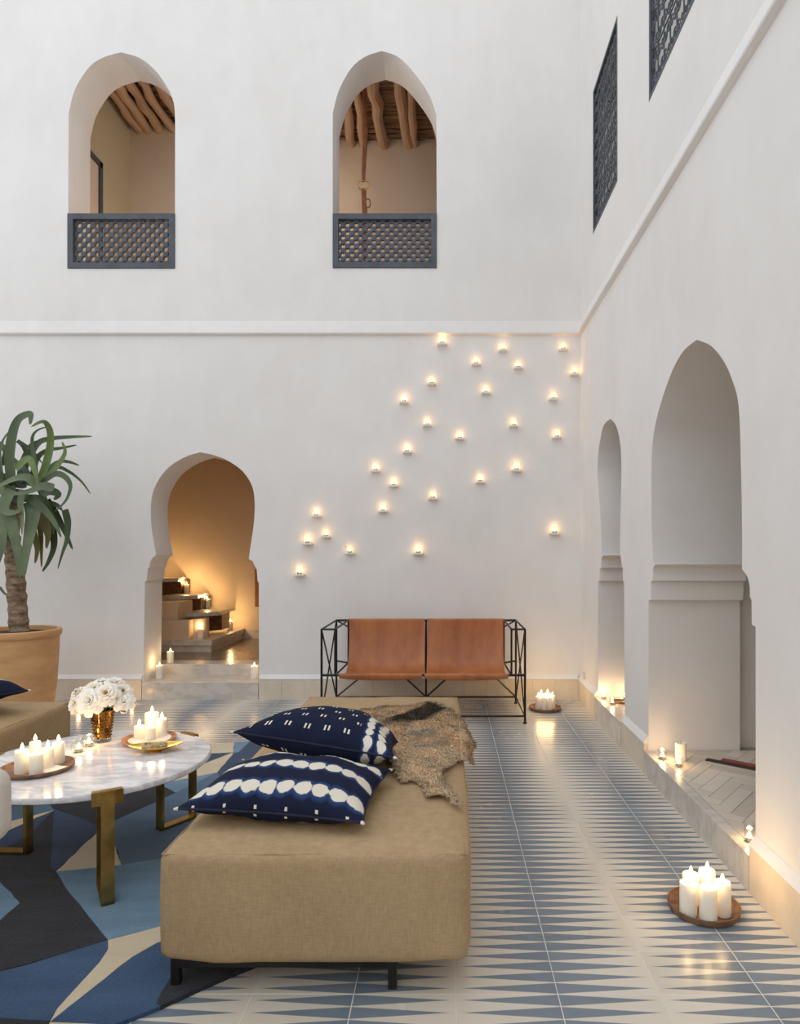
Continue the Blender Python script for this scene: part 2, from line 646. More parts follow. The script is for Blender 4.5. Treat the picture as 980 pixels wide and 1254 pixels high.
small = [rw(732.7, 860)] + [rw(732.7, 711.6), rw(734.6, 711), rw(734.6, 696), rw(736.4, 695.4)] + arch2([(736.4, 688), (737.4, 682), (740, 680)], rw, 3) + \
    arch2([(737.5, 679), (736, 639), (732.2, 585), (732.6, 560), (735, 540), (739.5, 521), (747.5, 512.8)], rw) + \
    arch2([(747.5, 512.8), (753.8, 519.5), (758.6, 535.6), (761, 559.6), (761, 599.4), (759.8, 640), (759.5, 679)], rw)[1:] + \
    [rw(760.5, 683), rw(762, 695), rw(763, 696), rw(763, 711), rw(764.3, 712), rw(765.5, 868)]
big = [rw(794.5, 930), rw(794.5, 735.4), rw(797.3, 734.6), rw(797.3, 711.6), rw(799.8, 711)] + arch2([(799.6, 704), (800.2, 696), (803, 691)], rw, 3) + \
    arch2([(800.5, 690.5), (798.3, 639), (798.5, 559.5), (803.7, 515.6), (819.6, 463.8), (835.6, 432), (853.5, 416)], rw) + \
    arch2([(853.5, 416), (871.5, 424), (887.5, 444), (897.5, 467), (903.2, 486), (905.6, 508), (907, 545), (909, 639), (909, 697)], rw)[1:] + \
    arch2([(910, 699), (915, 705), (918.4, 718), (918.6, 731)], rw, 3) + [rw(920.8, 735), rw(921, 765), rw(925.7, 767.5), rw(925.7, 1040)]
# both openings are cut to floor level; marble sills fill their feet
sm0, sm1 = small[0][0], small[-1][0]           # far, near jambs
bg0, bg1 = big[0][0], big[-1][0]
winA = [(5.13, 4.335), (5.985, 4.335), (5.985, 5.62), (5.13, 5.62)]
winB = [(3.47, 4.40), (4.325, 4.40), (4.325, 5.68), (3.47, 5.68)]
outer = [(FY, 0), (bg1, 0)] + big[1:-1][::-1] + [(bg0, 0), (sm1, 0)] + small[1:-1][::-1] + [(sm0, 0), (WY, 0), (WY, TOP), (FY, TOP)]
plate('wall_right', outer, [winA, winB], lambda u, v: (WX, u, v), (0.60, 0, 0), M['plaster'])
struct(MB().box(LX - 0.3, LX, FY, WY, 0, 2.0).build('wall_left', M['plaster']))
struct(MB().box(LX - 0.3, WX + 0.3, FY - 0.3, FY, 0, 2.1).build('wall_front', M['plaster']))

# string course
pr = [(0, 3.598), (0.034, 3.612), (0.038, 3.622), (0.035, 3.634), (0.004, 3.742), (0, 3.745)]
struct(MB().prism([(LX, WY - d, z) for d, z in pr], (WX - LX, 0, 0)).build('trim_1', M['plaster']))
struct(MB().prism([(WX - d, FY, z) for d, z in pr], (0, WY - FY, 0)).build('trim_2', M['plaster']))

# floor: grout bed, tiles
TW, TD, X0, Y0 = 0.3355, 0.2341, 0.3636 - 0.3355 * 12, 3.5776 - 0.2341 * 8
floor = struct(MB().box(LX, WX, FY, WY, -0.06, -0.0009).build('floor', M['grout']))
far = MB()
tile_mesh = {}
n_t = 0
i = -8
for i in range(-9, 15):
    xa = X0 + i * TW
    xb = min(xa + TW, BX)
    if xa > BX - 0.01 or xa < LX:
        continue
    for j in range(-26, 22):
        ya = Y0 + j * TD
        yb = min(ya + TD, BY)
        if ya > BY - 0.01:
            continue
        xm, ym = (xa + xb) / 2, (ya + yb) / 2
        px, py = VX + xm * F / max(ym, 0.1), VY + H * F / max(ym, 0.1)
        seen = ym > 1.9 and px > -30 and px < 1010
        under = (-0.92 < xm < -0.02 and 2.35 < ym < 4.4) or xm < -2.6 and ym < 4.3 or (xm < -0.75 and 1.9 < ym < 4.85 and not (xm > -1.1 and ym < 2.3))
        g = 0.0013
        if seen and not under and n_t < 298:
            key = (round(xb - xa, 3), round(yb - ya, 3))
            if key not in tile_mesh:
                tile_mesh[key] = MB().bbox(g, xb - xa - g, g, yb - ya - g, -0.02, 0, 0.0012).mesh('tile', M['tile'], smooth=0)
            o = bpy.data.objects.new('tile', tile_mesh[key])
            COL.objects.link(o)
            o.parent = floor
            o.location = (xa, ya, R.uniform(-0.0003, 0.0003))
            n_t += 1
        else:
            far.bbox(xa + g, xb - g, ya + g, yb - g, -0.02, 0, 0.0012)
tag(far.build('tile_field', M['tile'], floor, smooth=0), kind='stuff')
print('tiles', n_t)


# baseboards: cream stone tiles under a sloping plaster cap
def baseboard(name, a, b, axis, w):
    bb = MB()
    pr = [(-0.002, 0.196), (0.032, 0.199), (0.034, 0.206), (0.004, 0.243), (-0.002, 0.244)]
    if axis == 'x':
        bb.prism([(a, WY - d, z) for d, z in pr], (b - a, 0, 0))
    else:
        bb.prism([(WX - d, a, z) for d, z in pr], (0, b - a, 0))
    root = struct(bb.build(name, M['plaster']))
    n = max(1, round((b - a) / w))
    for k in range(n):
        p, q = a + (b - a) * k / n + 0.0008, a + (b - a) * (k + 1) / n - 0.0008
        e = R.uniform(-0.001, 0.001)
        m = MB()
        if axis == 'x':
            m.prism([(p, BY + e, 0), (q, BY + e, 0), (q, WY - 0.001, 0), (p, WY - 0.001, 0)], (0, 0, 0.197))
        else:
            m.prism([(BX + e, p, 0), (BX + e, q, 0), (WX - 0.001, q, 0), (WX - 0.001, p, 0)], (0, 0, 0.197))
        m.build('tile', M['base_tile'], root, smooth=0)


baseboard('baseboard_back_left', -5.3, dl - 0.005, 'x', 0.225)
baseboard('baseboard_back', dr + 0.005, BX, 'x', 0.225)
baseboard('baseboard_right_far', sm0 + 0.005, BY, 'y', 0.45)
baseboard('baseboard_right_middle', bg0 + 0.005, sm1 - 0.005, 'y', 0.30)
baseboard('baseboard_right_near', 0.6, bg1 - 0.005, 'y', 0.45)

# sills of the two arches on the right
m = MB().box(BX, 1.345, bg1 + 0.004, bg0 - 0.004, 0, 0.155)
struct(m.build('trim_3', M['step_marble']))
m = MB().box(BX, 1.92, sm1 + 0.004, sm0 - 0.004, 0, 0.188)
struct(m.build('trim_4', M['step_marble']))
# the room behind the near arch: herringbone floor, walls, ceiling
ax0, ax1, ay0, ay1 = 1.345, 3.3, 2.0, 4.42
alc = struct(MB().box(ax0, ax1, bg1 + 0.004, bg0 - 0.004, 0, 0.148).box(1.925, ax1, ay0, ay1, 0, 0.148).build('floor_side_room', M['dark_grout']))
pl_mesh = {}
L_, W_ = 0.32, 0.08
cnt = 0
rot = math.radians(50)


def clip(poly, ax, lim, keep_less):
    out = []
    for k in range(len(poly)):
        p, q = poly[k - 1], poly[k]
        ip, iq = ((p[ax] <= lim) == keep_less), ((q[ax] <= lim) == keep_less)
        if ip != iq:
            t_ = (lim - p[ax]) / (q[ax] - p[ax])
            out.append((p[0] + (q[0] - p[0]) * t_, p[1] + (q[1] - p[1]) * t_))
        if iq:
            out.append(q)
    return out


c, s_ = math.cos(rot), math.sin(rot)
gp = 0.0014
for a in range(-30, 31):
    for b in range(-8, 9):
        ox, oy = a * W_ + b * L_, a * W_ - b * L_
        for x, y, w, d in ((ox, oy, L_, W_), (ox, oy + W_, W_, L_)):
            pts = [(x + gp, y + gp), (x + w - gp, y + gp), (x + w - gp, y + d - gp), (x + gp, y + d - gp)]
            pts = [(1.9 + u * c - v * s_, 3.5 + u * s_ + v * c) for u, v in pts]
            for ax, lim, kl in ((0, 1.349, False), (0, 2.55, True), (1, bg1 + .006, False), (1, bg0 - .006, True)):
                pts = clip(pts, ax, lim, kl) if pts else pts
            if len(pts) < 3:
                continue
            cx, cy = sum(p[0] for p in pts) / len(pts), sum(p[1] for p in pts) / len(pts)
            zt_ = .1545 + R.uniform(0, .0006)
            m = MB().prism([(p[0], p[1], .146) for p in pts], (0, 0, zt_ - .146))
            m.build('plank', M['plank'], alc, (cx, cy, .15), smooth=0, loc=(cx, cy, .15))
            cnt += 1
print('planks', cnt)
struct(MB().box(1.92, ax1, ay1, ay1 + 0.15, 0, 3.2).build('wall_side_room_end', M['plaster']))
struct(MB().box(ax1, ax1 + 0.15, ay0, WY, 0, 3.2).build('wall_side_room_back', M['plaster']))
struct(MB().box(1.92, ax1, ay0 - 0.15, ay0, 0, 3.2).build('wall_side_room_near', M['plaster']))
struct(MB().box(1.92, ax1, WY, WY + 0.15, 0, 3.2).build('wall_side_room_far', M['plaster']))
struct(MB().box(1.92, ax1, ay0, WY, 3.2, 3.3).build('ceiling_side_room', M['plaster']))
struct(MB().box(1.92, ax1, ay1 + 0.15, WY, 0, 0.18).build('floor_side_room_far', M['step_marble']))
# impost mouldings returning along the reveals are part of the cut outline; rooms above, behind the iron windows
struct(MB().box(3.6, 3.75, 2.4, WY, 3.3, TOP).build('wall_upper_room_back', M['plaster']))
struct(MB().box(1.92, 3.6, 2.4, WY, 3.3, 3.4).build('floor_upper_room', M['plaster']))
struct(MB().box(1.921, 3.6, 4.66, 4.78, 3.4, TOP).build('wall_upper_room_partition', M['plaster']))
struct(MB().box(1.921, 3.6, 4.78, WY, 5.9, 6.0).build('ceiling_upper_room', M['plaster']))

# room behind the doorway
sx0, sx1, sy1 = -4.9, -1.55, 9.05
IY = WY + 0.40
struct(MB().box(dl, dr, BY, IY, 0, 0.17).build('trim_5', M['step_marble']))
struct(MB().box(dl - 0.1, dr + 0.1, IY - 0.002, IY + 0.25, 0, 0.28).build('trim_6', M['step_marble']))
struct(MB().box(sx0, sx1, IY + 0.25, sy1, 0, 0.28).build('floor_stair_room', M['stair_floor']))
struct(MB().box(sx0, sx1, sy1, sy1 + 0.15, 0, 3.4).build('wall_stair_room_back', M['stair_plaster']))
struct(MB().box(sx0 - 0.15, sx0, IY, sy1, 0, 3.4).build('wall_stair_room_left', M['stair_plaster']))
struct(MB().box(sx1, sx1 + 0.15, IY, sy1, 0, 3.4).build('wall_stair_room_right', M['stair_plaster']))
struct(MB().box(sx0, sx1, IY, sy1, 3.4, 3.5).build('ceiling_stair_room', M['stair_plaster']))
struct(MB().box(-2.75, sx1, sy1 - 0.02, sy1, 0.28, 0.40).build('baseboard_stair_room', M['step_marble']))

# gallery behind the upper windows
gz0, gz1 = 4.2, 6.74
gl = -3.95
struct(MB().box(gl, 1.3, IY, 8.6, gz0 - 0.15, gz0).build('floor_gallery', M['tan_plaster']))
struct(MB().box(gl, -2.3, 8.23, 8.4, gz0, gz1 + 0.2).build('wall_gallery_far_left', M['tan_plaster']))
struct(MB().box(-2.3, 1.3, 8.52, 8.7, gz0, gz1 + 0.2).build('wall_gallery_far', M['tan_plaster']))
struct(MB().box(gl - 0.15, gl, IY, 8.5, gz0, gz1 + 0.2).build('wall_gallery_left', M['olive_plaster']))
struct(MB().box(1.3, 1.45, IY, 8.7, gz0, gz1 + 0.2).build('wall_gallery_right', M['tan_plaster']))
ceil = struct(MB().box(gl, 1.3, IY, 8.7, gz1 + 0.16, gz1 + 0.3).build('ceiling_gallery', M['tan_plaster']))


def log(x0, x1, rad, ya, yb, seed):
    rr = random.Random(seed)
    pts, rs = [], []
    n = 9
    for k in range(n):
        t = k / (n - 1)
        pts.append((x0 + (x1 - x0) * t + rr.uniform(-0.018, 0.018), ya + (yb - ya) * t, gz1 - 0.03 + rr.uniform(-0.012, 0.012)))
        rs.append(rad * rr.uniform(0.88, 1.12))
    MB().tube(pts, rs, 10).build('log', M['log'], ceil)


for k, (a, b, r) in enumerate([(-3.83, -3.83, .055), (-3.70, -3.71, .06), (-3.57, -3.57, .055), (-3.42, -3.41, .05), (-3.25, -3.24, .055), (-3.05, -3.06, .05), (-2.8, -2.78, .055)]):
    log(a, b, r, IY, 8.26, 100 + k)
for k, (a, b, r) in enumerate([(-1.75, -1.72, .055), (-1.45, -1.48, .06), (-1.14, -1.23, .058), (-1.03, -1.08, .045), (-.84, -.82, .066), (-.575, -.50, .062), (-.40, -.43, .05), (-.12, -.1, .06), (.2, .22, .055)]):
    log(a, b, r, IY, 8.55, 200 + k)
reeds = MB()
y = IY + 0.02
while y < 8.6:
    for xa, xb in ((gl, -2.6), (-2.6, -1.2), (-1.25, 0.1), (0.05, 1.3)):
        rr = R.uniform(0.013, 0.026)
        n = 6
        z = gz1 + 0.05 + R.uniform(-0.012, 0.016)
        reeds.tube([(xa + (xb - xa) * k / n, y + R.uniform(-0.016, 0.016), z + R.uniform(-0.01, 0.01)) for k in range(n + 1)], rr, 6, mi=0)
    y += R.uniform(0.028, 0.052)
tag(reeds.build('branch', M['reed'], ceil), kind='stuff')

# doorway frame on the gallery's left wall
fr = MB()
dz, dy0, dy1 = 5.88, IY + 0.02, 7.53
fr.box(gl, gl + 0.03, dy1 - 0.06, dy1, gz0, dz)
fr.box(gl, gl + 0.03, dy0, dy1, dz - 0.06, dz)
d1 = struct(fr.build('door_1', M['lattice']))
MB().box(gl + 0.001, gl + 0.008, dy0, dy1 - 0.06, gz0, dz - 0.06).build('door_panel', M['tan_plaster'], d1)


# ------------------------------------------------------------------ window lattices
def balustrade(x0, x1, z0, z1, label):
    t = thing('lattice_balustrade', label, 'balustrade', ((x0 + x1) / 2, WY + 0.03, z0), group='turned lattice balustrades in the upper arches')
    o = t.location
    y0, y1 = WY - 0.012, WY + 0.055
    w = 0.055
    for a, b, c, d in ((x0, x1, z1 - w, z1), (x0, x1, z0, z0 + w), (x0, x0 + w, z0 + w, z1 - w), (x1 - w, x1, z0 + w, z1 - w)):
        MB().box(a, b, y0, y1, c, d).build('frame_rail', M['lattice'], t, o, smooth=0)
    lat = MB()
    xa, xb, za, zb = x0 + w, x1 - w, z0 + w, z1 - w
    nx = 21
    p = (xb - xa) / nx
    nz = round((zb - za) / p * 1.0)
    pz = (zb - za) / nz
    yc = WY + 0.03
    for i in range(nx * 1 + 1):
        for j in range(nz + 1):
            if (i + j) % 2:
                continue
            cx, cz = xa + i * p, za + j * pz
            # turned node: an octagonal bobbin
            n = 8
            r = p * 0.56
            vs = [(min(max(cx + r * math.cos(2 * PI * k / n + PI / 8), xa), xb), yy, min(max(cz + r * math.sin(2 * PI * k / n + PI / 8), za), zb)) for yy in (yc - 0.014, yc + 0.014) for k in range(n)]
            lat.add(vs, [tuple(range(n)), tuple(range(2 * n - 1, n - 1, -1))] + [(k, n + k, n + (k + 1) % n, (k + 1) % n) for k in range(n)])
            for sx, sz in ((1, 1), (1, -1)):
                nx_, nz_ = cx + sx * p, cz + sz * pz
                if xa - 1e-6 <= nx_ <= xb + 1e-6 and za - 1e-6 <= nz_ <= zb + 1e-6:
                    lat.bar((cx, yc, cz), (nx_, yc, nz_), 0.022, 0.02, (0, 1, 0))
    tag(lat.build('lattice', M['lattice'], t, o, smooth=0), kind='stuff')


a, b = bw(83, 329), bw(214.5, 262)
balustrade(a[0] + 0.002, b[0] - 0.002, a[1] + 0.003, b[1], 'dark grey lattice balustrade filling the foot of the upper left arched window')
a, b = bw(407.5, 328.5), bw(535, 262)
balustrade(a[0] + 0.002, b[0] - 0.002, a[1] + 0.003, b[1], 'dark grey lattice balustrade below the hanging leather strap in the upper middle arched window')


def scroll(mb, cy, cz, s, flip, x, r=0.0050):
    pts = []
    for k in range(15):                         # lower spiral opening into an S, ending in the upper spiral
        t = k / 14
        a = PI * 2.6 * (1 - t)
        rad = 0.30 * s * (0.22 + 0.78 * t)
        pts.append((x, cy + flip * (rad * math.cos(a) - 0.30 * s), cz + (rad * math.sin(a)) * 1.25))
    mb.tube(pts, r, 4)
    mb.tube([(p[0], 2 * cy - p[1], 2 * cz - p[2]) for p in pts], r, 4)


def iron_window(y0, y1, z0, z1, label):
    t = thing('iron_window_grille', label, 'window grille', (WX + 0.05, (y0 + y1) / 2, z0), group='wrought iron grilles high on the right wall')
    o = t.location
    w = 0.028
    for a, b, c, d in ((y0, y1, z1 - w, z1), (y0, y1, z0, z0 + w), (y0, y0 + w, z0 + w, z1 - w), (y1 - w, y1, z0 + w, z1 - w)):
        MB().box(WX - 0.002, WX + 0.032, a, b, c, d).build('frame_rail', M['iron'], t, o, smooth=0)
    sw = MB()
    ny, nz = 7, 10
    py, pz = (y1 - y0 - 2 * w) / ny, (z1 - z0 - 2 * w) / nz
    x = WX + 0.014
    for i in range(ny):
        for j in range(nz):
            cy, cz = y0 + w + (i + .5) * py, z0 + w + (j + .5) * pz
            scroll(sw, cy, cz, py * 0.95, 1 if (i + j) % 2 else -1, x)
    tag(sw.build('scrollwork', M['iron'], t, o), kind='stuff')
    for i in range(1, ny):
        MB().tube([(x, y0 + w + i * py, z0), (x, y0 + w + i * py, z1)], 0.005, 6).build('upright_bar', M['iron'], t, o)
    for j in range(2, nz, 2):
        MB().tube([(x, y0, z0 + w + j * pz), (x, y1, z0 + w + j * pz)], 0.005, 6).build('cross_bar', M['iron'], t, o)


iron_window(5.13, 5.985, 4.335, 5.62, 'tall dark wrought iron window grille nearest the back corner of the right wall')
iron_window(3.47, 4.325, 4.40, 5.68, 'dark wrought iron scroll grille cut off by the top edge of the photo')

# hanging strap with rings
t = thing('leather_strap', 'brown leather strap with brass rings hanging in the upper middle arched window', 'strap', (-0.92, 7.35, 6.7))
sx = [PY(px, py, 7.35) for px, py in ((445, 72), (446.5, 110), (447, 140), (448, 165), (446, 195), (445, 222))]
MB().tube(sx, [0.018, 0.02, 0.024, 0.026, 0.024, 0.02], 8).build('upper_strap', M['strap'], t, t.location)
ring = PY(445, 227, 7.33)
MB().tube([ring + Vector((0.062 * math.cos(2 * PI * k / 20), 0.0, 0.055 * math.sin(2 * PI * k / 20))) for k in range(20)], 0.007, 6, closed=True).build('ring', M['gold'], t, t.location)
lo = [PY(px, py, 7.35) for px, py in ((445.5, 232), (445.5, 245), (446.5, 258), (446, 280), (446, 305), (446, 322))]
MB().tube(lo, [0.03, 0.026, 0.03, 0.026, 0.03, 0.02], 8).build('lower_strap', M['strap'], t, t.location)
r2 = PY(450.5, 249, 7.33)
MB().tube([r2 + Vector((0.03 * math.cos(2 * PI * k / 14), 0, 0.05 * math.sin(2 * PI * k / 14))) for k in range(14)], 0.007, 6, closed=True).build('ring', M['strap'], t, t.location)


# ------------------------------------------------------------------ candles
def flame_mb(c, h=0.032, r=0.0075):
    pr = [(0.0, 0), (r * .7, h * .12), (r, h * .32), (r * .8, h * .55), (r * .4, h * .8), (0.0, h)]
    return MB().lathe(pr, 10, c)


def light_at(parent, c, watts, origin, colour=(1.0, 0.62, 0.30)):
    key = (round(watts, 3), colour)
    ld = LIGHTS.get(key)
    if ld is None:
        ld = bpy.data.lights.new('candle_light', 'POINT')
        ld.energy = watts
        ld.color = colour
        ld.shadow_soft_size = 0.012
        LIGHTS[key] = ld
    o = bpy.data.objects.new('candle_light', ld)
    COL.objects.link(o)
    o.parent = parent
    o.location = Vector(c) - Vector(origin)


LIGHTS = {}


def candle(x, y, z, r, h, label, group, lit=True, watts=None, mat=None):
    t = thing('pillar_candle', label, 'candle', (x, y, z), group=group)
    o = t.location
    e = R.uniform(-0.002, 0.002)
    MB().lathe([(r * .96, 0), (r, .004), (r * .99, h * .5), (r * .985, h - .004), (r * .9, h + e), (r * .72, h - .005), (r * .3, h - .009), (0, h - .01)], 22, (x, y, z)).build('wax', mat or M['wax'], t, o, smooth=50)
    MB().tube([(x, y, z + h - .011), (x + .001, y, z + h + .004), (x + .002, y, z + h + .011)], .0014, 5).build('wick', M['wick'], t, o)
    if lit:
        flame_mb((x + .001, y, z + h + .004)).build('flame', M['flame'], t, o, smooth=80)
        light_at(t, (x, y, z + h + .034), watts or CANDLE_W, o, (1.0, .64, .27))
    return t


def tealight_glass(x, y, z, r, h, label, group, watts=None, bowl=False):
    t = thing('tealight_glass', label, 'candle holder', (x, y, z), group=group)
    o = t.location
    if bowl:
        out = [(r * .55, 0), (r * .9, h * .12), (r, h * .35), (r * .94, h * .65), (r * .66, h * .92), (r * .7, h)]
    else:
        out = [(r * .9, 0), (r * .94, h * .3), (r, h)]
    inn = [(max(q - .0025, 0), max(zz, .006)) for q, zz in out][::-1]
    MB().lathe(out + inn + [(0, .006)], 24, (x, y, z)).build('glass', M['glass'], t, o, smooth=50)
    q = min(.019, r * .72)
    MB().lathe([(q, .0065), (q, .020), (q * .97, .020), (q * .97, .010)], 18, (x, y, z)).build('tin_cup', M['alu'], t, o)
    MB().lathe([(q * .95, .008), (q * .95, .017), (0, .016)], 18, (x, y, z)).build('wax', M['wax'], t, o)
    flame_mb((x, y, z + .017), .03, .0085).build('flame', M['flame'], t, o, smooth=80)
    light_at(t, (x, y, z + .045), watts or CANDLE_W, o)
    return t


def tray(x, y, z, r, h, label, mat, name='wooden_tray'):
    t = MB().lathe([(r * .86, 0), (r * .95, .005), (r * .995, h * .8), (r, h), (r * .97, h), (r * .945, h * .6), (r * .90, .0105), (0, .010)], 40, (x, y, z)).build(name, mat, None, (x, y, z), smooth=50, loc=(x, y, z))
    return tag(t, label, 'tray')


# ledge candles on the back wall  (photo x, photo y of the ledge, brightness, what singles it out)
wall_c = [
    (542, 423, 1.4, 'highest of all on the back wall, right under the cornice'),
    (583.1, 447.4, .8, 'between the topmost one and the close pair under the cornice'),
    (615.7, 430.7, .9, 'second highest of the back wall, upper left of a close pair'),
    (634.7, 452, .7, 'lower right of the close pair under the cornice'),
    (689.4, 429.6, .8, 'highest one beside the right corner, directly under the cornice'),
    (703.3, 459.8, 1.0, 'touching the corner with the right wall'),
    (528.8, 471.4, .7, 'below and left of the topmost one'),
    (594.8, 482.3, .9, 'in the middle of the upper scatter, below the cornice pair'),
    (677.3, 490, .8, 'left of the corner, second above the lone lowest one'),
    (495.1, 493.9, 1.1, 'at the upper left outer edge of the scatter'),
    (523.4, 521.8, .8, 'just right of and below the upper left outer one'),
    (563, 538.1, .8, 'near the centre of the whole scatter'),
    (628.9, 522.6, .8, 'right of centre, straight above a brighter one'),
    (681.6, 536.6, .9, 'by the right corner, next above the lone lowest one'),
    (499, 554.4, 1.1, 'on the left diagonal, third step down from its top'),
    (460.2, 577.3, .9, 'on the left diagonal, upper left of a trio'),
    (482.3, 595.5, 1.0, 'on the left diagonal, right one of a trio'),
    (588.2, 590.9, .9, 'right of centre, lower left of a brighter one'),
    (632.4, 576.9, 1.3, 'brightest right of centre, straight above the sofa end'),
    (530.4, 611, .7, 'small one above the middle of the leather sofa'),
    (469.5, 626.5, 1.1, 'on the left diagonal, lowest of a trio'),
    (678.9, 653.7, 1.5, 'lone lowest one at the right, above the floor tray'),
    (388.1, 632.3, 1.0, 'highest of the lower left cluster of five'),
    (399.7, 657.6, .8, 'right one of the tight pair in the lower left cluster'),
    (377.2, 666, 1.4, 'left one of the tight pair in the lower left cluster'),
    (428.8, 677.7, .6, 'faint one at the right of the lower left cluster'),
    (512.5, 678, 1.4, 'bright low one straight above the left sling of the sofa'),
    (367.9, 704, 1.3, 'lowest and leftmost of all, nearest the arched doorway'),
]
ledge_me = cup_me = tin_me = wax_me = fl_me = None
for px, py, br, what in wall_c:
    p = PY(px, py, WY)
    t = thing('wall_candle_holder', 'glass tealight on ledge, ' + what, 'candle holder', (p.x, WY, p.z), group='glass tealights on ledges scattered over the back wall')
    if ledge_me is None:
        ledge_me = MB().bbox(-.043, .043, -.062, .004, -.008, .006, .002).mesh('ledge', M['ledge'], smooth=0)
        g = MB()
        a, q, hh = .034, .0315, .070
        for (x0, x1, y0, y1) in ((-a, a, -.031 - a, -.031 - q), (-a, a, -.031 + q, -.031 + a), (-a, -q, -.031 - q, -.031 + q), (q, a, -.031 - q, -.031 + q)):
            g.box(x0, x1, y0 + .004, y1 + .004, .006, .006 + hh)
        cup_me = g.mesh('glass_cube', M['glass'], smooth=0)
        c = (0, -.028, .0065)
        tin_me = MB().lathe([(.021, 0), (.021, .016), (.020, .016), (.020, .006)], 18, c).mesh('tin_cup', M['alu'])
        wax_me = MB().lathe([(.0195, .002), (.0195, .013), (0, .012)], 18, c).mesh('wax', M['wax'])
        fl_me = flame_mb((0, -.028, .019), .028, .0068).mesh('flame', M['flame'], smooth=80)
    s = 1.12 if br > 1.25 else 1.0
    t.scale = (s, s, s)
    for nm, me in (('ledge', ledge_me), ('glass_cube', cup_me), ('tin_cup', tin_me), ('wax', wax_me), ('flame', fl_me)):
        o = bpy.data.objects.new(nm, me)
        COL.objects.link(o)
        o.parent = t
    light_at(t, (0, -.030, .044), CANDLE_W * 0.36 * br, (0, 0, 0), (1.0, .54, .20))

# doorway candles
G = 'white pillar candles around the doorway stairs'
for px, py, z, h, lab in ((195.3, 830.7, .17, .13, 'white pillar candle at the left end of the lower marble step'),
                          (208.7, 811.6, .28, .12, 'white pillar candle standing at the left inside the doorway, on the stair room floor'),
                          (311.5, 830.7, .17, .13, 'white pillar candle at the right end of the lower marble step'),
                          (246, 782.2, .42, .12, 'white pillar candle on the front edge of the first stair inside the doorway')):
    p = PZ(px, py, z)
    candle(p.x, p.y, z, .035, h, lab, G, watts=CANDLE_W * 1.6)

# ------------------------------------------------------------------ stairs in the doorway room
stair = thing('winding_staircase', 'winding stone staircase with brown glazed risers inside the arched doorway', 'staircase', (-3.2, 8.3, .28))
so = stair.location
MB().box(-4.6, -2.79, 7.80, sy1 - .02, .28, .36).build('stair_base', M['step_marble'], stair, so, smooth=0)
MB().box(-4.6, -2.77, 7.77, sy1 - .02, .36, .42).build('tread', M['step_marble'], stair, so, smooth=0)
MB().box(-4.6, -3.05, 7.80, 8.05, .42, .655).build('stair_cheek', M['stair_plaster'], stair, so, smooth=0)
MB().lathe([(.16, .42), (.16, .655)], 20, (-3.08, 8.08, 0)).build('newel_drum', M['stair_plaster'], stair, so)
MB().box(-4.6, -3.20, 7.85, 8.3, .655, .86).build('stair_cheek', M['stair_plaster'], stair, so, smooth=0)


def lens_tread(px0, px1, pyt, Y, name):
    a, b = PY(px0, pyt, Y), PY(px1, pyt, Y)
    n = 14
    pts = []
    for k in range(n + 1):
        t = k / n
        pts.append((a.x + (b.x - a.x) * t, Y - .20 * math.sin(PI * (.25 + .75 * t)), a.z))
    pts += [(b.x, Y + .02, a.z), (b.x - .05, sy1 - .03, a.z), (a.x, sy1 - .03, a.z)]
    MB().prism(pts, (0, 0, -.045)).build(name, M['step_marble'], stair, so, smooth=0)
    return a.z


def riser(px0, px1, py0, py1, Y):
    a, b = PY(px0, py1, Y), PY(px1, py0, Y)
    n = max(2, round((b.z - a.z) / .07))
    cols = 3
    for i in range(cols):
        for j in range(n):
            x0, x1 = a.x + (b.x - a.x) * i / cols, a.x + (b.x - a.x) * (i + 1) / cols
            z0, z1 = a.z + (b.z - a.z) * j / n, a.z + (b.z - a.z) * (j + 1) / n
            e = R.uniform(-.004, .004)
            y0_, y1_ = Y + .22 * i / cols, Y + .22 * (i + 1) / cols
            MB().prism([(x0 + .001, y0_ + e, z0 + .001), (x1 - .001, y1_ + e, z0 + .001), (x1 - .001, y1_ + .3, z0 + .001), (x0 + .001, y0_ + .3, z0 + .001)], (0, 0, z1 - z0 - .002)).build('tile', M['zellige'], stair, so, smooth=0)


riser(246, 264.5, 753, 774, 8.2)
zt1 = lens_tread(224, 270, 749, 8.3, 'tread')
riser(220, 238, 733, 752, 8.35)
zt2 = lens_tread(200, 242, 729, 8.45, 'tread')
riser(195, 213.5, 712, 734, 8.5)
zt3 = lens_tread(185, 218, 708, 8.6, 'tread')
for (px, z, Y, lab) in ((282, .42, 8.80, 'white pillar candle at the back of the first stair, right of the glazed risers'),
                        (254, zt1, 8.78, 'backlit white pillar candle on the second stair tread inside the doorway'),
                        (228.5, zt2, 8.82, 'backlit white pillar candle on the third stair tread inside the doorway')):
    candle((px - VX) * Y / F, Y, z, .035, .12, lab, G, watts=CANDLE_W * 9.0)
candle((186 - VX) * 8.6 / F, 8.65, zt3, .035, .12, 'unseen pillar candle added on the topmost stair tread to brighten the stair room', G, watts=CANDLE_W * 11)  # strong candle added out of view to lift the stair room's upper wall
t = thing('hanging_panel', 'orange brown wooden panel on the right side of the stair room wall', 'panel', (-2.3, sy1 - .03, 1.0))
a, b = PY(312.5, 743, sy1 - .04), PY(340, 697, sy1 - .04)
MB().box(a.x, b.x, sy1 - .05, sy1 - .005, a.z, b.z).build('frame', M['wood_panel'], t, t.location, smooth=0)
MB().box(a.x + .05, b.x - .05, sy1 - .054, sy1 - .02, a.z + .05, b.z - .05).build('inner_panel', M['wood'], t, t.location, smooth=0)

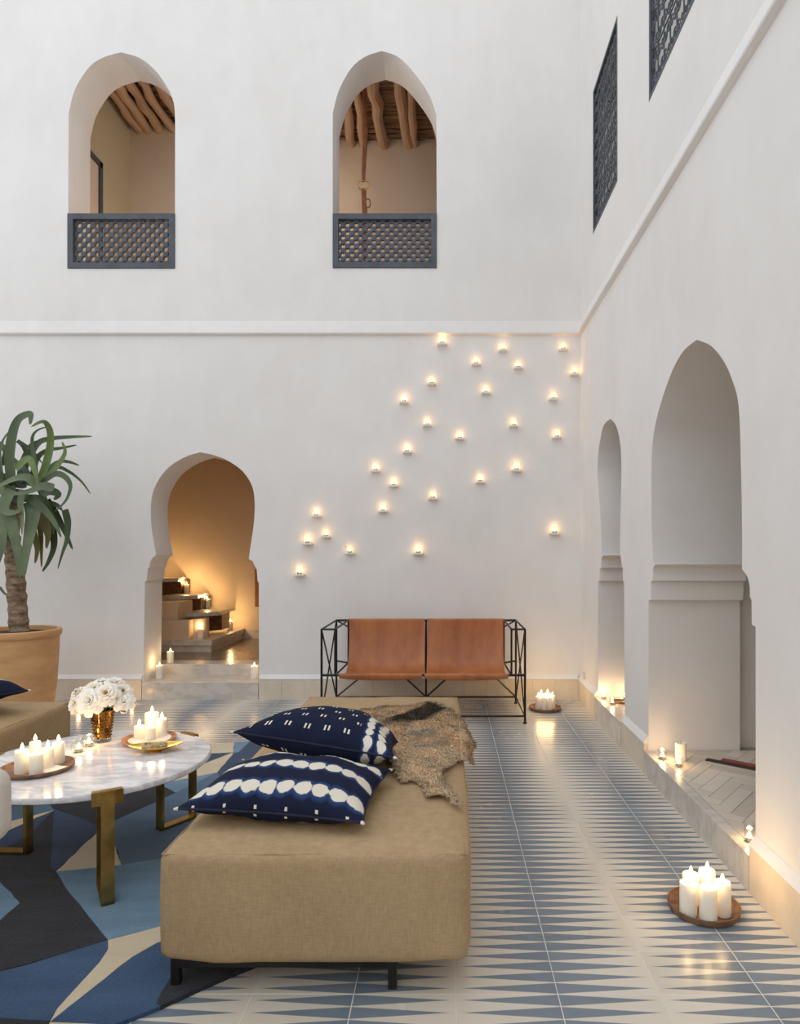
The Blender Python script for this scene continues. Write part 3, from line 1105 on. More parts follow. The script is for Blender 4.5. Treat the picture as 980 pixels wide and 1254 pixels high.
# small lantern added behind the left balustrade to brighten the gallery
t = thing('added_small_lantern', 'small lantern added behind the lattice of the upper left window for warm light', 'lantern', (-3.25, 7.5, gz0))
lo_ = t.location
MB().lathe([(.08, 0), (.09, .02), (.06, .03)], 12, lo_).build('base', M['brass'], t, lo_)
MB().lathe([(.058, .03), (.07, .16), (.05, .26), (.047, .26), (.066, .16), (.055, .03)], 16, lo_).build('glass', M['glass'], t, lo_)
MB().lathe([(.056, .26), (.03, .32), (.008, .36), (0, .37)], 12, lo_).build('cap', M['brass'], t, lo_)
flame_mb((lo_.x, lo_.y, lo_.z + .06), .09, .022).build('flame', M['flame'], t, lo_)
light_at(t, lo_ + Vector((0, 0, .17)), CANDLE_W * 12, lo_)

# unseen lantern added between the two windows to brighten the gallery
t = thing('added_ceiling_lantern', 'unseen brass lantern added to brighten the gallery behind the pier between the upper windows', 'lantern', (-2.0, 7.75, 5.7))
lo_ = t.location
MB().lathe([(.03, 0), (.10, .03), (.10, .20), (.04, .30), (0, .31)], 12, lo_).build('glass', M['glass'], t, lo_)
MB().lathe([(.11, .20), (.05, .31), (.012, .36), (.012, .95), (0, .95)], 12, lo_).build('cap', M['brass'], t, lo_)
MB().lathe([(0, .05), (.03, .08), (.03, .12), (0, .15)], 12, lo_).build('bulb', M['flame'], t, lo_)
ld = bpy.data.lights.new('gallery_fill_light', 'POINT')
ld.energy = 38
ld.color = (1.0, .87, .73)
ld.shadow_soft_size = .05
lo2 = bpy.data.objects.new('gallery_fill_light', ld)
COL.objects.link(lo2)
lo2.parent = t
lo2.location = (0, 0, .10)

# ------------------------------------------------------------------ rug
rug = thing('patchwork_rug', 'deep pile rug in irregular patches of black, navy, blues and cream', 'rug', (-1.6, 3.2, 0))
RZ = .014


def patch(poly, mat, lift=0.0):
    pts = [PZ(px, py, RZ) if not isinstance(px, str) else Vector((float(px), py, RZ)) for px, py in poly]
    c = sum(pts, Vector()) / len(pts)
    # slightly ragged outline
    q = []
    for k in range(len(pts)):
        a, b = pts[k], pts[(k + 1) % len(pts)]
        n = max(1, int((b - a).length / .06))
        for s_ in range(n):
            w = a.lerp(b, s_ / n)
            if s_:
                w = w + Vector((R.uniform(-.004, .004), R.uniform(-.004, .004), 0))
            q.append(Vector((w.x, w.y, RZ + lift - .001)))
    top = [v + Vector((0, 0, .0012)) + (c - v).normalized() * .003 for v in q]
    bm = MB()
    n = len(q)
    low = [Vector((v.x, v.y, 0.001)) for v in q]
    bm.add(low + q + top, [(k, (k + 1) % n, n + (k + 1) % n, n + k) for k in range(n)] + [(n + k, n + (k + 1) % n, 2 * n + (k + 1) % n, 2 * n + k) for k in range(n)] + [tuple(range(2 * n, 3 * n))])
    me_o = bm.build('pile_patch', mat, rug, rug.location, smooth=0)
    return me_o


W = lambda x, y: (str(x), y)
patch([(64, 988.6), (119, 1009.8), (136, 1006.5), (215.5, 970.6), (190, 958), (110, 948), (40, 965)], M['pile_black'])
patch([(66, 993), (64, 988.6), (119, 1009.8), (119, 1019), (68.5, 1066), (62, 1063)], M['pile_navy'])
patch([(119, 1009.8), (128, 1012), (142, 1037.6), (149, 1058.8), (68.5, 1067), (119, 1019)], M['pile_cream'])
patch([(128, 1012), (119, 1009.8), (136, 1006.5), (215.5, 970.6), (268, 945), (285, 948), (230, 1045), (149, 1058.8), (142, 1037.6)], M['pile_slate'])
patch([(68.5, 1067), (149, 1058.8), (230, 1045), (240, 1120), (193, 1135), (132.3, 1151), (108, 1121), (80, 1086.5)], M['pile_light'])
patch([(66, 993.5), (62, 1063), (68.5, 1067), (80, 1086.5), (108, 1121), (132.3, 1151), (65, 1171.4), (0, 1189.4), (-60, 1200), (-60, 1140), (0, 1127), (24.5, 1106), (0, 1080), (-40, 1060), (0, 1042.5), (36, 1022)], M['pile_black'])
patch([(0, 1080), (24.5, 1106), (0, 1127), (-60, 1140), (-40, 1060)], M['pile_light'])
patch([(66, 993.5), (36, 1022), (0, 1042.5), (-40, 1060), (-60, 1040), (0, 1021)], M['pile_navy'])
patch([(66, 992), (0, 1021), (-60, 1040), (-60, 1025), (0, 1009)], M['pile_cream'])
patch([(64, 988.6), (66, 992), (0, 1009), (-60, 1025), (-70, 985), (40, 965)], M['pile_slate'])
patch([(132.3, 1151), (132.5, 1162), (122, 1178), (98, 1204), (70, 1235), (61, 1250), (0, 1246), (-80, 1250), (-70, 1203), (0, 1189.4), (65, 1171.4)], M['pile_blue'])
patch([(132.3, 1151), (193, 1135), (240, 1120), (240, 1140), (193, 1154), (163, 1171), (108, 1214), (61, 1251), (70, 1235), (98, 1204), (122, 1178), (132.5, 1162)], M['pile_cream'])
patch([(240, 1140), (240, 1180), (216, 1184), (191, 1229), (196, 1232), (138, 1255), (110, 1253), (61, 1251.5), (108, 1214), (163, 1171), (193, 1154)], M['pile_blue'])
patch([(216, 1184), (240, 1180), (300, 1172), (330, 1175), (281, 1194), (240, 1212), (196, 1232), (191, 1229)], M['pile_black'])
patch([(61, 1251.5), (110, 1253), (138, 1255), (120, 1264), (40, 1290)], M['pile_cream'])
patch([(0, 1246), (61, 1250), (40, 1290), (-60, 1330), (-80, 1250)], M['pile_black'])
# beyond the table
patch([(250, 911.5), (287, 909), (286, 921), (254, 922.5), (200, 926), (190, 914)], M['pile_cream'])
patch([(200, 926), (254, 922.5), (284, 922), (252, 934.5), (236, 940), (190, 948)], M['pile_navy'])
patch([(284, 922), (286, 922.5), (266, 946), (206, 957.5), (150, 962), (236, 940), (252, 934.5)], M['pile_cream'])
patch([(206, 957.5), (266, 946), (268, 945), (215.5, 970.6), (190, 958)], M['pile_light'])
patch([(287, 909), (308, 907), (292, 921), (286, 922)], M['pile_light'])
patch([(286, 922), (292, 921), (306, 908), (340, 905), (300, 945), (268, 950), (266, 946)], M['pile_navy'])
patch([(190, 914), (200, 926), (190, 948), (110, 948), (40, 965), (-70, 985), (-30, 950), (90, 925)], M['pile_light'])


# ------------------------------------------------------------------ rounded upholstered blocks
def rblock(x0, x1, y0, y1, z0, z1, r, bulge=0.012, seed=1, n=14):
    """upholstered block: rounded edges, slightly swollen sides, uneven hem"""
    bm = bmesh.new()
    bmesh.ops.create_cube(bm, size=2)
    bmesh.ops.subdivide_edges(bm, edges=bm.edges, cuts=n, use_grid_fill=True)
    hx, hy, hz = (x1 - x0) / 2, (y1 - y0) / 2, (z1 - z0) / 2
    cx, cy, cz = (x0 + x1) / 2, (y0 + y1) / 2, (z0 + z1) / 2
    for v in bm.verts:
        # concentrate the loops near the edges
        u = [math.copysign(abs(c) ** 0.6, c) for c in v.co]
        p = Vector((u[0] * hx, u[1] * hy, u[2] * hz))
        q = Vector((max(-hx + r, min(hx - r, p.x)), max(-hy + r, min(hy - r, p.y)), max(-hz + r, min(hz - r, p.z))))
        d = p - q
        if d.length > 1e-6:
            p = q + d.normalized() * r
        fx, fy, fz = 1 - (p.x / hx) ** 2, 1 - (p.y / hy) ** 2, 1 - (p.z / hz) ** 2
        fx, fy, fz = max(fx, 0), max(fy, 0), max(fz, 0)
        if abs(v.co.x) > .999:
            p.x += math.copysign(bulge * fy ** .5 * fz ** .5, p.x)
        if abs(v.co.y) > .999:
            p.y += math.copysign(bulge * fx ** .5 * fz ** .5, p.y)
        if v.co.z > .999:
            p.z += bulge * fx * fy
        w = Vector((cx, cy, cz)) + p
        w += noise.noise_vector(w * 3.1 + Vector((seed, 0, 0))) * .006
        if v.co.z < -.6:
            w.z += noise.noise(Vector((w.x * 6, w.y * 6, seed))) * .008
        v.co = w
    m = MB()
    m.v = [v.co.copy() for v in bm.verts]
    bm.verts.index_update()
    m.f = [tuple(v.index for v in f.verts) for f in bm.faces]
    m.mi = [0] * len(m.f)
    bm.free()
    return m


def daybed(name, x0, x1, y0, y1, label, group, z1=.475):
    t = thing(name, label, 'daybed', ((x0 + x1) / 2, (y0 + y1) / 2, 0), group=group)
    o = t.location
    rblock(x0, x1, y0, y1, .108, z1, .036, .010, seed=x0).build('upholstery', M['burlap'], t, o, smooth=70)
    # sewn seam along the top edge
    e = .0118
    zz = z1 - e
    ring = []
    for (ax, ay), (bx, by) in (((x0, y0), (x1, y0)), ((x1, y0), (x1, y1)), ((x1, y1), (x0, y1)), ((x0, y1), (x0, y0))):
        for k in range(14):
            s_ = k / 14
            px_, py_ = ax + (bx - ax) * s_, ay + (by - ay) * s_
            ring.append((min(max(px_, x0 + e), x1 - e), min(max(py_, y0 + e), y1 - e), zz + .001 + .0015 * math.sin(k * 3)))
    MB().tube(ring, .0026, 6, closed=True).build('seam', M['burlap'], t, o)
    fx0, fx1, fy0, fy1 = x0 + .04, x1 - .26, y0 + .06, y1 - .12
    for a, b in (((fx0, fy0), (fx1, fy0)), ((fx0, fy1), (fx1, fy1)), ((fx0, fy0), (fx0, fy1)), ((fx1, fy0), (fx1, fy1))):
        MB().bar((a[0], a[1], .10), (b[0], b[1], .10), .035, .05, (1, 0, 0) if a[0] == b[0] else (0, 1, 0)).build('base_rail', M['black_iron'], t, o, smooth=0)
    for a in (fx0, fx1):
        for b in (fy0, fy1):
            MB().box(a - .014, a + .014, b - .014, b + .014, 0, .12).build('leg', M['black_iron'], t, o, smooth=0)
    return t


daybed('upholstered_daybed', -.945, .077, 2.15, 4.52, 'long tan burlap daybed in the centre with pillows and a fur hide on it', 'tan burlap daybeds')
daybed('upholstered_daybed', -3.50, -2.485, 1.7, 4.38, 'tan burlap daybed at the left edge, behind the round marble table', 'tan burlap daybeds')


# ------------------------------------------------------------------ shibori pillows
def shibori(name, rows, n, dashes):
    t = NT(name)
    uv = t.coords('UV')
    s = t.node('ShaderNodeSeparateXYZ')
    t.link(uv, s.inputs[0])
    U, V = s.outputs[0], s.outputs[1]
    obj = t.coords('Object')
    nz = t.math('SUBTRACT', t.noise(obj, 26, 4, 0.6), 0.5)
    nb = t.math('SUBTRACT', t.noise(obj, 7, 3, 0.6), 0.5)
    halo = core = None
    for kind, v0, hw, cnt in rows:
        a, b = (U, V) if kind == 'u' else (V, U)
        k = t.math('MULTIPLY', t.math('ADD', a, t.math('MULTIPLY', nb, 0.06)), float(cnt))
        fx = t.math('SUBTRACT', t.math('FRACT', k), 0.5)
        e1 = t.math('POWER', t.math('ABSOLUTE', t.math('DIVIDE', fx, 0.53)), 2.0)
        dv = t.math('DIVIDE', t.math('SUBTRACT', b, t.math('ADD', v0, t.math('MULTIPLY', nb, 0.07))), hw)
        e2 = t.math('POWER', t.math('ABSOLUTE', dv), 2.0)
        d = t.math('ADD', t.math('ADD', e1, e2), t.math('MULTIPLY', nz, 1.5))
        c = t.math('MINIMUM', t.math('MAXIMUM', t.math('MULTIPLY', t.math('SUBTRACT', 1.0, d), 5.0), 0.0), 1.0)
        h = t.math('MINIMUM', t.math('MAXIMUM', t.math('MULTIPLY', t.math('SUBTRACT', 2.3, d), 0.7), 0.0), 1.0)
        core = c if core is None else t.math('MAXIMUM', core, c)
        halo = h if halo is None else t.math('MAXIMUM', halo, h)
    for (ua, ub, va, vb, nu, nv, du, dv_) in dashes:
        inside = t.math('MULTIPLY', t.math('MULTIPLY', t.math('GREATER_THAN', U, ua), t.math('LESS_THAN', U, ub)),
                        t.math('MULTIPLY', t.math('GREATER_THAN', V, va), t.math('LESS_THAN', V, vb)))
        fy = t.math('MULTIPLY', V, float(nv))
        row = t.math('FLOOR', fy)
        fx = t.math('SUBTRACT', t.math('FRACT', t.math('ADD', t.math('MULTIPLY', U, float(nu)), t.math('MULTIPLY', row, 0.5))), 0.5)
        ax = t.math('ABSOLUTE', t.math('SUBTRACT', t.math('ABSOLUTE', fx), du))
        ay = t.math('ABSOLUTE', t.math('SUBTRACT', t.math('FRACT', fy), 0.5))
        mk = t.math('MULTIPLY', t.math('LESS_THAN', t.math('ADD', ax, t.math('MULTIPLY', nz, 0.05)), 0.045), t.math('LESS_THAN', ay, dv_))
        core = t.math('MAXIMUM', core, t.math('MULTIPLY', mk, inside))
    f = t.noise(obj, 9, 5, 0.6)
    navy = t.mix(f, srgb(20, 24, 44), srgb(28, 36, 62))
    c1 = t.mix(t.math('MULTIPLY', halo, 0.55), navy, srgb(60, 92, 150))
    c2 = t.mix(core, c1, srgb(222, 214, 196))
    t.link(c2, t.b.inputs['Base Color'])
    t.b.inputs['Roughness'].default_value = 0.85
    t.b.inputs['Specular IOR Level'].default_value = 0.15
    w = t.noise(obj, 240, 2, 0.5)
    t.link(t.bump(w, 0.35, 0.002, t.bump(f, 0.3, 0.02)), t.b.inputs['Normal'])
    return t.m


M['shib_front'] = shibori('indigo_shibori_rows', [('u', .15, .07, 10), ('u', .47, .062, 10), ('u', .78, .05, 10)], 10, [(0.06, .94, .0, .0167, 6, 60, 0.0, .32)])
M['shib_back'] = shibori('indigo_shibori_dashes', [('v', .82, .030, 9), ('v', .91, .030, 9)], 9, [(.06, .76, .04, .96, 8, 7, .10, .14)])
M['shib_side'] = shibori('indigo_shibori_stripe', [('v', .8, .05, 3)], 3, [(.1, .7, .1, .9, 6, 5, .1, .15)])
M['navy_cloth'] = pm('navy_piping', srgb(22, 24, 44), srgb(30, 34, 58), 20, .85)
M['white_knot'] = pm('white_thread', srgb(220, 214, 204), srgb(226, 220, 210), 20, .8)


def pillow(name, label, a, b, T, c, rz, rx, ry, mat, flat=.45, pinch=.07, taper=0.0):
    t = thing(name, label, 'pillow', c, group='navy tie-dyed pillows')
    t.rotation_euler = (rx, ry, rz)
    N = 36

    def pt(u, v, side):
        x = a * u * (1 - pinch * (1 - v * v) * u * u) * (1 - taper * (v + 1) / 2)
        y = b * v * (1 - pinch * 1.3 * (1 - u * u) * v * v)
        k = max(0, (1 - u * u)) ** .52 * max(0, (1 - v * v)) ** .52
        z = T * k * (1 if side > 0 else -flat)
        w = noise.noise(Vector((x * 7 + c[0], y * 7, side * 3.0))) * .012 * k ** .5
        w += .010 * math.sin(9 * u + 4 * v + c[1]) * (1 - k) * k ** .5
        return Vector((x, y, z + w))
    m = MB()
    uvs = []
    for side in (1, -1):
        vs, fs = [], []
        for i in range(N + 1):
            for j in range(N + 1):
                u = math.sin(PI / 2 * (2 * i / N - 1))
                v = math.sin(PI / 2 * (2 * j / N - 1))
                vs.append(pt(u, v, side))
                uvs.append(((u + 1) / 2, (v + 1) / 2))
        for i in range(N):
            for j in range(N):
                q = (i * (N + 1) + j, (i + 1) * (N + 1) + j, (i + 1) * (N + 1) + j + 1, i * (N + 1) + j + 1)
                fs.append(q if side > 0 else q[::-1])
        m.add(vs, fs)
    me = bpy.data.meshes.new('cover')
    me.from_pydata([tuple(p) for p in m.v], [], m.f)
    me.materials.append(mat)
    ul = me.uv_layers.new(name='UVMap')
    for lp in me.loops:
        ul.data[lp.index].uv = uvs[lp.vertex_index]
    me.polygons.foreach_set('use_smooth', [True] * len(me.polygons))
    o = bpy.data.objects.new('cover', me)
    COL.objects.link(o)
    o.parent = t
    ring = []
    for u0, v0, u1, v1 in ((-1, -1, 1, -1), (1, -1, 1, 1), (1, 1, -1, 1), (-1, 1, -1, -1)):
        for k in range(16):
            s_ = k / 16
            ring.append(pt(u0 + (u1 - u0) * s_, v0 + (v1 - v0) * s_, 1))
    MB().tube(ring, .0045, 6, closed=True).build('piping', M['navy_cloth'], t)
    for u, v in ((-1, -1), (1, -1), (1, 1), (-1, 1)):
        p = pt(u, v, 1)
        MB().tube([p * .985, p, p * 1.022], [.007, .006, .003], 6).build('corner_knot', M['white_knot'], t)
    return t


pillow('shibori_pillow', 'navy pillow with rows of white tie-dyed ovals, at the front of the central daybed', .340, .25, .105, (-.59, 2.545, .545), math.radians(-8), math.radians(2), math.radians(1), M['shib_front'], flat=.75, taper=.05)
pillow('shibori_pillow', 'navy pillow with small white dashes, lying behind the oval-patterned one on the daybed', .385, .215, .145, (-.535, 3.05, .592), math.radians(-15), math.radians(-9), math.radians(4), M['shib_back'], flat=.75, taper=.34)
pillow('shibori_pillow', 'navy pillow with a white stripe on the left daybed, cut off by the photo', .32, .22, .13, (-2.915, 3.97, .585), math.radians(-30), 0, math.radians(-6), M['shib_side'])

# ------------------------------------------------------------------ animal hide on the daybed
hide_px = [(408, 866), (420, 872), (428, 872), (443, 868), (458, 869), (471, 865), (484, 864), (500, 863), (515, 860), (530, 861), (543, 866), (554, 867),
           (563, 878), (572, 886), (576, 893), (573, 903), (576, 915), (574, 924), (569, 929), (556, 936), (546, 946), (545, 954), (552, 966), (556, 973), (564, 980), (563, 990),
           (555, 987), (545, 979), (535, 975), (528, 975), (523, 978), (518, 972), (516, 962), (505, 957), (490, 959), (480, 948), (472, 928), (455, 905), (436, 888), (414, 880)]
ZT = .492
hp = [PZ(px, py, ZT) for px, py in hide_px]


def inside(x, y, poly):
    c = False
    n = len(poly)
    for i in range(n):
        a, b = poly[i], poly[i - 1]
        if (a.y > y) != (b.y > y) and x < (b.x - a.x) * (y - a.y) / (b.y - a.y) + a.x:
            c = not c
    return c


def edge_dist(x, y, poly):
    d = 9
    for i in range(len(poly)):
        a, b = poly[i - 1].to_2d(), poly[i].to_2d()
        p = Vector((x, y))
        t_ = max(0, min(1, (p - a).dot(b - a) / max((b - a).length_squared, 1e-9)))
        d = min(d, (p - a - (b - a) * t_).length)
    return d


ED = .062            # where the hide bends over the daybed's right edge


def drape(x, y):
    h = .006 + .03 * max(0, noise.noise(Vector((x * 6, y * 4, 3)))) + .024 * max(0, math.sin(y * 9 + x * 5 + 1)) ** 3
    if x <= ED:
        return Vector((x, y, .484 + h)), Vector((0, 0, 1))
    s = (x - ED) * 1.6
    rr = .035
    a = min(s / rr, PI / 2)
    p = Vector((ED + rr * math.sin(a) + .004 + h * math.sin(a), y, .484 - rr * (1 - math.cos(a)) + h * math.cos(a)))
    if s > rr * PI / 2:
        p.z -= s - rr * PI / 2
        p.x += .012
    return p, Vector((math.sin(a), 0, math.cos(a)))


def hide_colour(x, y):
    # dark mane patch, tan back, grey flanks
    a, b = PZ(485, 890, ZT), PZ(538, 861, ZT)
    d = (b - a).to_2d()
    p = Vector((x, y)) - a.to_2d()
    t_ = p.dot(d) / d.length_squared
    off = abs(p.x * d.y - p.y * d.x) / d.length
    n = noise.noise(Vector((x * 9, y * 9, 0))) * .5 + .5
    n2 = noise.noise(Vector((x * 30, y * 30, 5))) * .5 + .5
    tan = Vector((.70, .49, .29))
    grey = Vector((.40, .33, .24))
    pale = Vector((.86, .71, .50))
    c = tan.lerp(grey, min(1, max(0, (n - .35) * 2.2))).lerp(pale, max(0, n2 - .5) * 1.2)
    if y < PZ(0, 915, ZT).y:
        c = c.lerp(pale, .35)
    e = edge_dist(x, y, hp)
    if e < .06:
        c = c * (.72 + .28 * e / .06)
    if -.1 < t_ < 1.05 and off < .105:
        k = min(1, (1 - off / .105) * 2.5) * min(1, (t_ + .1) * 6, (1.05 - t_) * 8)
        c = c.lerp(Vector((.022, .019, .017)), max(0, k) * (.7 + .3 * n2))
    return c


xs = [p.x for p in hp]
ys = [p.y for p in hp]
G_ = .016
nxh, nyh = int((max(xs) - min(xs)) / G_) + 2, int((max(ys) - min(ys)) / G_) + 2
hide = thing('animal_hide', 'tan and grey animal hide with a black mane streak on the central daybed', 'fur hide', (-.2, 3.7, .48))
ho = hide.location
sk = MB()
vid, cols = {}, []
for i in range(nxh):
    for j in range(nyh):
        x, y = min(xs) + i * G_, min(ys) + j * G_
        if inside(x, y, hp):
            q, nn = drape(x, y)
            vid[(i, j)] = len(sk.v)
            sk.v.append(q)
            cols.append(hide_colour(x, y))
top_n = len(sk.v)
for k in range(top_n):
    sk.v.append(sk.v[k] - Vector((0, 0, .004)))
    cols.append(Vector((.55, .42, .28)))
edges = {}
for (i, j) in list(vid):
    q = [(i, j), (i + 1, j), (i + 1, j + 1), (i, j + 1)]
    if all(k in vid for k in q):
        f = tuple(vid[k] for k in q)
        sk.f.append(f)
        sk.f.append(tuple(k + top_n for k in f[::-1]))
        for k in range(4):
            e = (f[k], f[(k + 1) % 4])
            edges[e] = 1
for (a, b) in list(edges):
    if (b, a) not in edges:
        sk.f.append((b, a, a + top_n, b + top_n))


def colour_mesh(name, mb, colours, mat, parent, origin):
    me = bpy.data.meshes.new(name)
    o3 = Vector(origin)
    me.from_pydata([tuple(p - o3) for p in mb.v], [], mb.f)
    at = me.color_attributes.new('coat', 'FLOAT_COLOR', 'POINT')
    flat = []
    for c in colours:
        flat += [c[0], c[1], c[2], 1]
    at.data.foreach_set('color', flat)
    me.materials.append(mat)
    me.polygons.foreach_set('use_smooth', [True] * len(me.polygons))
    o = bpy.data.objects.new(name, me)
    COL.objects.link(o)
    o.parent = parent
    return o


def coat_mat():
    t = NT('fur_coat')
    a = t.node('ShaderNodeAttribute', attribute_name='coat')
    t.link(a.outputs['Color'], t.b.inputs['Base Color'])
    t.b.inputs['Roughness'].default_value = .75
    t.b.inputs['Specular IOR Level'].default_value = .2
    return t.m


M['coat'] = coat_mat()
colour_mesh('skin', sk, cols, M['coat'], hide, ho)
fur = MB()
fcol = []
keys = list(vid)
for _ in range(42000):
    x, y = R.uniform(min(xs), max(xs)), R.uniform(min(ys), max(ys))
    if not inside(x, y, hp):
        continue
    q, nn = drape(x, y)
    c = hide_colour(x, y)
    dark = c[0] < .12
    ang = 1.1 + 1.2 * noise.noise(Vector((x * 3, y * 3, 9))) + R.uniform(-.5, .5)
    L = R.uniform(.014, .032) * (2.0 if dark else 1.0)
    d = Vector((math.cos(ang), -math.sin(ang), 0)) * .8 + nn * R.uniform(.25, .75)
    d.normalize()
    sd = d.cross(nn).normalized() * R.uniform(.0010, .0017)
    m1 = q + d * L * .55
    m2 = q + d * L - nn * L * .25
    k = len(fur.v)
    fur.v += [q - sd, q + sd, m1 + sd * .7, m1 - sd * .7, m2]
    fur.f += [(k, k + 1, k + 2, k + 3), (k + 3, k + 2, k + 4)]
    v = R.uniform(.7, 1.3)
    fcol += [c * v * .8, c * v * .8, c * v, c * v, c * v * 1.1]
tag(colour_mesh('fur', fur, fcol, M['coat'], hide, ho), kind='stuff')

# ------------------------------------------------------------------ marble coffee table
TZ, TR, TC = .47, .516, (-1.671, 3.146)
tb = thing('coffee_table', 'round white marble coffee table on three flat brass legs', 'table', (TC[0], TC[1], 0))
to = tb.location
MB().lathe([(TR - .02, -.028), (TR - .006, -.027), (TR, -.022), (TR, -.006), (TR - .005, 0), (0, 0)], 96, (TC[0], TC[1], TZ)).build('tabletop', M['marble'], tb, to, smooth=40)
for deg in (-57.5, 57, 177):
    a = math.radians(deg)
    rad = Vector((math.cos(a), math.sin(a), 0))
    tan = Vector((-math.sin(a), math.cos(a), 0))
    c = Vector((TC[0], TC[1], 0))
    lg = MB()
    ro, ri = TR + .012, .335
    lg.bar(c + rad * ro + Vector((0, 0, RZ)), c + rad * ro + Vector((0, 0, TZ - .004)), .05, .016, tan)
    lg.bar(c + rad * (ro + .008) + Vector((0, 0, RZ + .007)), c + rad * (ri - .008) + Vector((0, 0, RZ + .007)), .05, .014, tan)
    lg.bar(c + rad * ri + Vector((0, 0, RZ)), c + rad * ri + Vector((0, 0, TZ - .029)), .05, .016, tan)
    leg = lg.build('leg', M['brass'], tb, to, smooth=0)
    cl = MB()
    n = 6
    for k in range(n):
        b0, b1 = a + (k / n - .5) * .225, a + ((k + 1) / n - .5) * .225
        q = [c + Vector((math.cos(b) * r_, math.sin(b) * r_, z)) for b in (b0, b1) for r_, z in ((TR - .02, TZ + .0005), (TR - .02, TZ + .006), (TR + .010, TZ + .006), (TR + .010, TZ - .05), (TR + .001, TZ - .05), (TR + .001, TZ + .0005))]
        cl.add(q, [(i, (i + 1) % 6, 6 + (i + 1) % 6, 6 + i) for i in range(6)] + ([tuple(range(5, -1, -1))] if k == 0 else []) + ([tuple(range(6, 12))] if k == n - 1 else []))
    cl.build('rim_clip', M['brass'], leg, to, smooth=0)

# trays and candles on the table
p = Vector((-1.85, 2.985, TZ))
tray(p.x, p.y, TZ, .150, .022, 'brown wooden candle tray at the front left of the marble table', M['wood'])
G1 = 'white candles on the front left table tray'
zc = TZ + .010
for px, py, h, r, lab in ((27, 946.5, .098, .030, 'white candle at the left end of the front table tray'), (44.5, 948, .090, .0275, 'white candle nearest the viewer on the front table tray'),
                          (58.5, 940.5, .092, .0255, 'white candle third from the left on the front table tray'), (71.5, 934, .096, .0265, 'white candle at the right end of the front table tray'),
                          (43, 935, .100, .024, 'white candle at the back of the front table tray')):
    q = PZ(px, py, zc)
    candle(q.x, q.y, zc, r, h, lab, G1, watts=CANDLE_W * .8)
q = PZ(66, 941.5, zc)
t = MB().lathe([(.048, 0), (.05, .003), (.03, .006), (0, .007)], 20, (q.x, q.y, zc - .001), fn=lambda r, z, t_: r * (1 + .25 * math.sin(3 * t_ + 1))).build('wax_pool', M['wax'], None, (q.x, q.y, zc), loc=(q.x, q.y, zc))
tag(t, 'spilled white wax pool between the candles of the front table tray', 'wax')
q = PZ(183, 903.5, TZ + .02)
tray(q.x, q.y, TZ, .132, .024, 'reddish wooden candle tray at the far side of the marble table', M['pale_wood'])
t = MB().lathe([(.085, 0), (.105, .006), (.103, .008), (.08, .004), (0, .003)], 32, (q.x + .005, q.y - .005, TZ + .0105)).build('white_saucer', M['ceramic'], None, (q.x, q.y, TZ), loc=(q.x, q.y, TZ))
tag(t, 'thin white saucer of spilled wax under the candles on the far table tray', 'saucer')
G2 = 'white candles on the far table tray'
zc = TZ + .0145
for px, py, h, r, lab in ((170.5, 903, .062, .026, 'short white candle at the left of the far table tray'), (184, 904.5, .058, .027, 'short white candle at the front of the far table tray'),
                          (198, 900.5, .088, .027, 'white candle at the right of the far table tray'), (186, 897, .108, .036, 'thickest and tallest white candle at the back of the far table tray')):
    w = PZ(px, py, zc)
    candle(w.x, w.y, zc, r, h, lab, G2, watts=CANDLE_W * .8)
# tealight bowls
GT = 'round glass tealight bowls on the marble table'
q = PZ(96.5, 921, TZ)
tealight_glass(q.x, q.y, TZ, .038, .060, 'round glass tealight bowl on the marble table, nearer the front tray', GT, bowl=True)
q = PZ(109, 914, TZ)
tealight_glass(q.x, q.y, TZ, .036, .062, 'round glass tealight bowl on the marble table, nearer the flower vase', GT, bowl=True)

# leaf-shaped brass dish
q = PZ(191, 920, TZ)
dish = thing('leaf_dish', 'pointed gold dish holding a pale knotted cord on the marble table', 'dish', (q.x, q.y, TZ), math.radians(14))
m = MB()
n, kk = 24, 6
for layer in (0, 1):
    vs, fs = [], []
    for i in range(n + 1):
        u = -1 + 2 * i / n
        hw = .068 * (1 - abs(u) ** 2.0) ** .8 + .001
        for j in range(kk + 1):
            v = -1 + 2 * j / kk
            z = .010 + .030 * (u * u) * .9 + .022 * v * v * (1 - u * u) + (.0 if layer == 0 else -.004)
            vs.append((u * .125, v * hw, z))
    for i in range(n):
        for j in range(kk):
            f = (i * (kk + 1) + j, (i + 1) * (kk + 1) + j, (i + 1) * (kk + 1) + j + 1, i * (kk + 1) + j + 1)
            fs.append(f if layer == 0 else f[::-1])
    base = len(m.v)
    m.add(vs, fs)
st = (n + 1) * (kk + 1)
for i in range(n):
    for j in (0, kk):
        a, b = i * (kk + 1) + j, (i + 1) * (kk + 1) + j
        m.f.append((a, b, b + st, a + st))
        m.mi.append(0)
m.build('dish_body', M['gold'], dish, smooth=50)
MB().lathe([(.03, .0), (.032, .004), (.02, .012)], 16).build('foot', M['gold'], dish)
cord = MB()
pts = []
for k in range(90):
    a = k * .55
    rr_ = .018 + .022 * abs(math.sin(k * .21))
    pts.append((rr_ * math.cos(a) * 1.5 - .005, rr_ * math.sin(a) * .8, .020 + .016 * (k / 90) + .004 * math.sin(a * 3)))
cord.tube(pts, .0042, 6)
t = cord.build('knotted_cord', M['cord'], None, loc=(q.x, q.y, TZ))
t.rotation_euler = (0, 0, math.radians(14))
tag(t, 'pale knotted cord coiled in the pointed gold dish', 'cord')

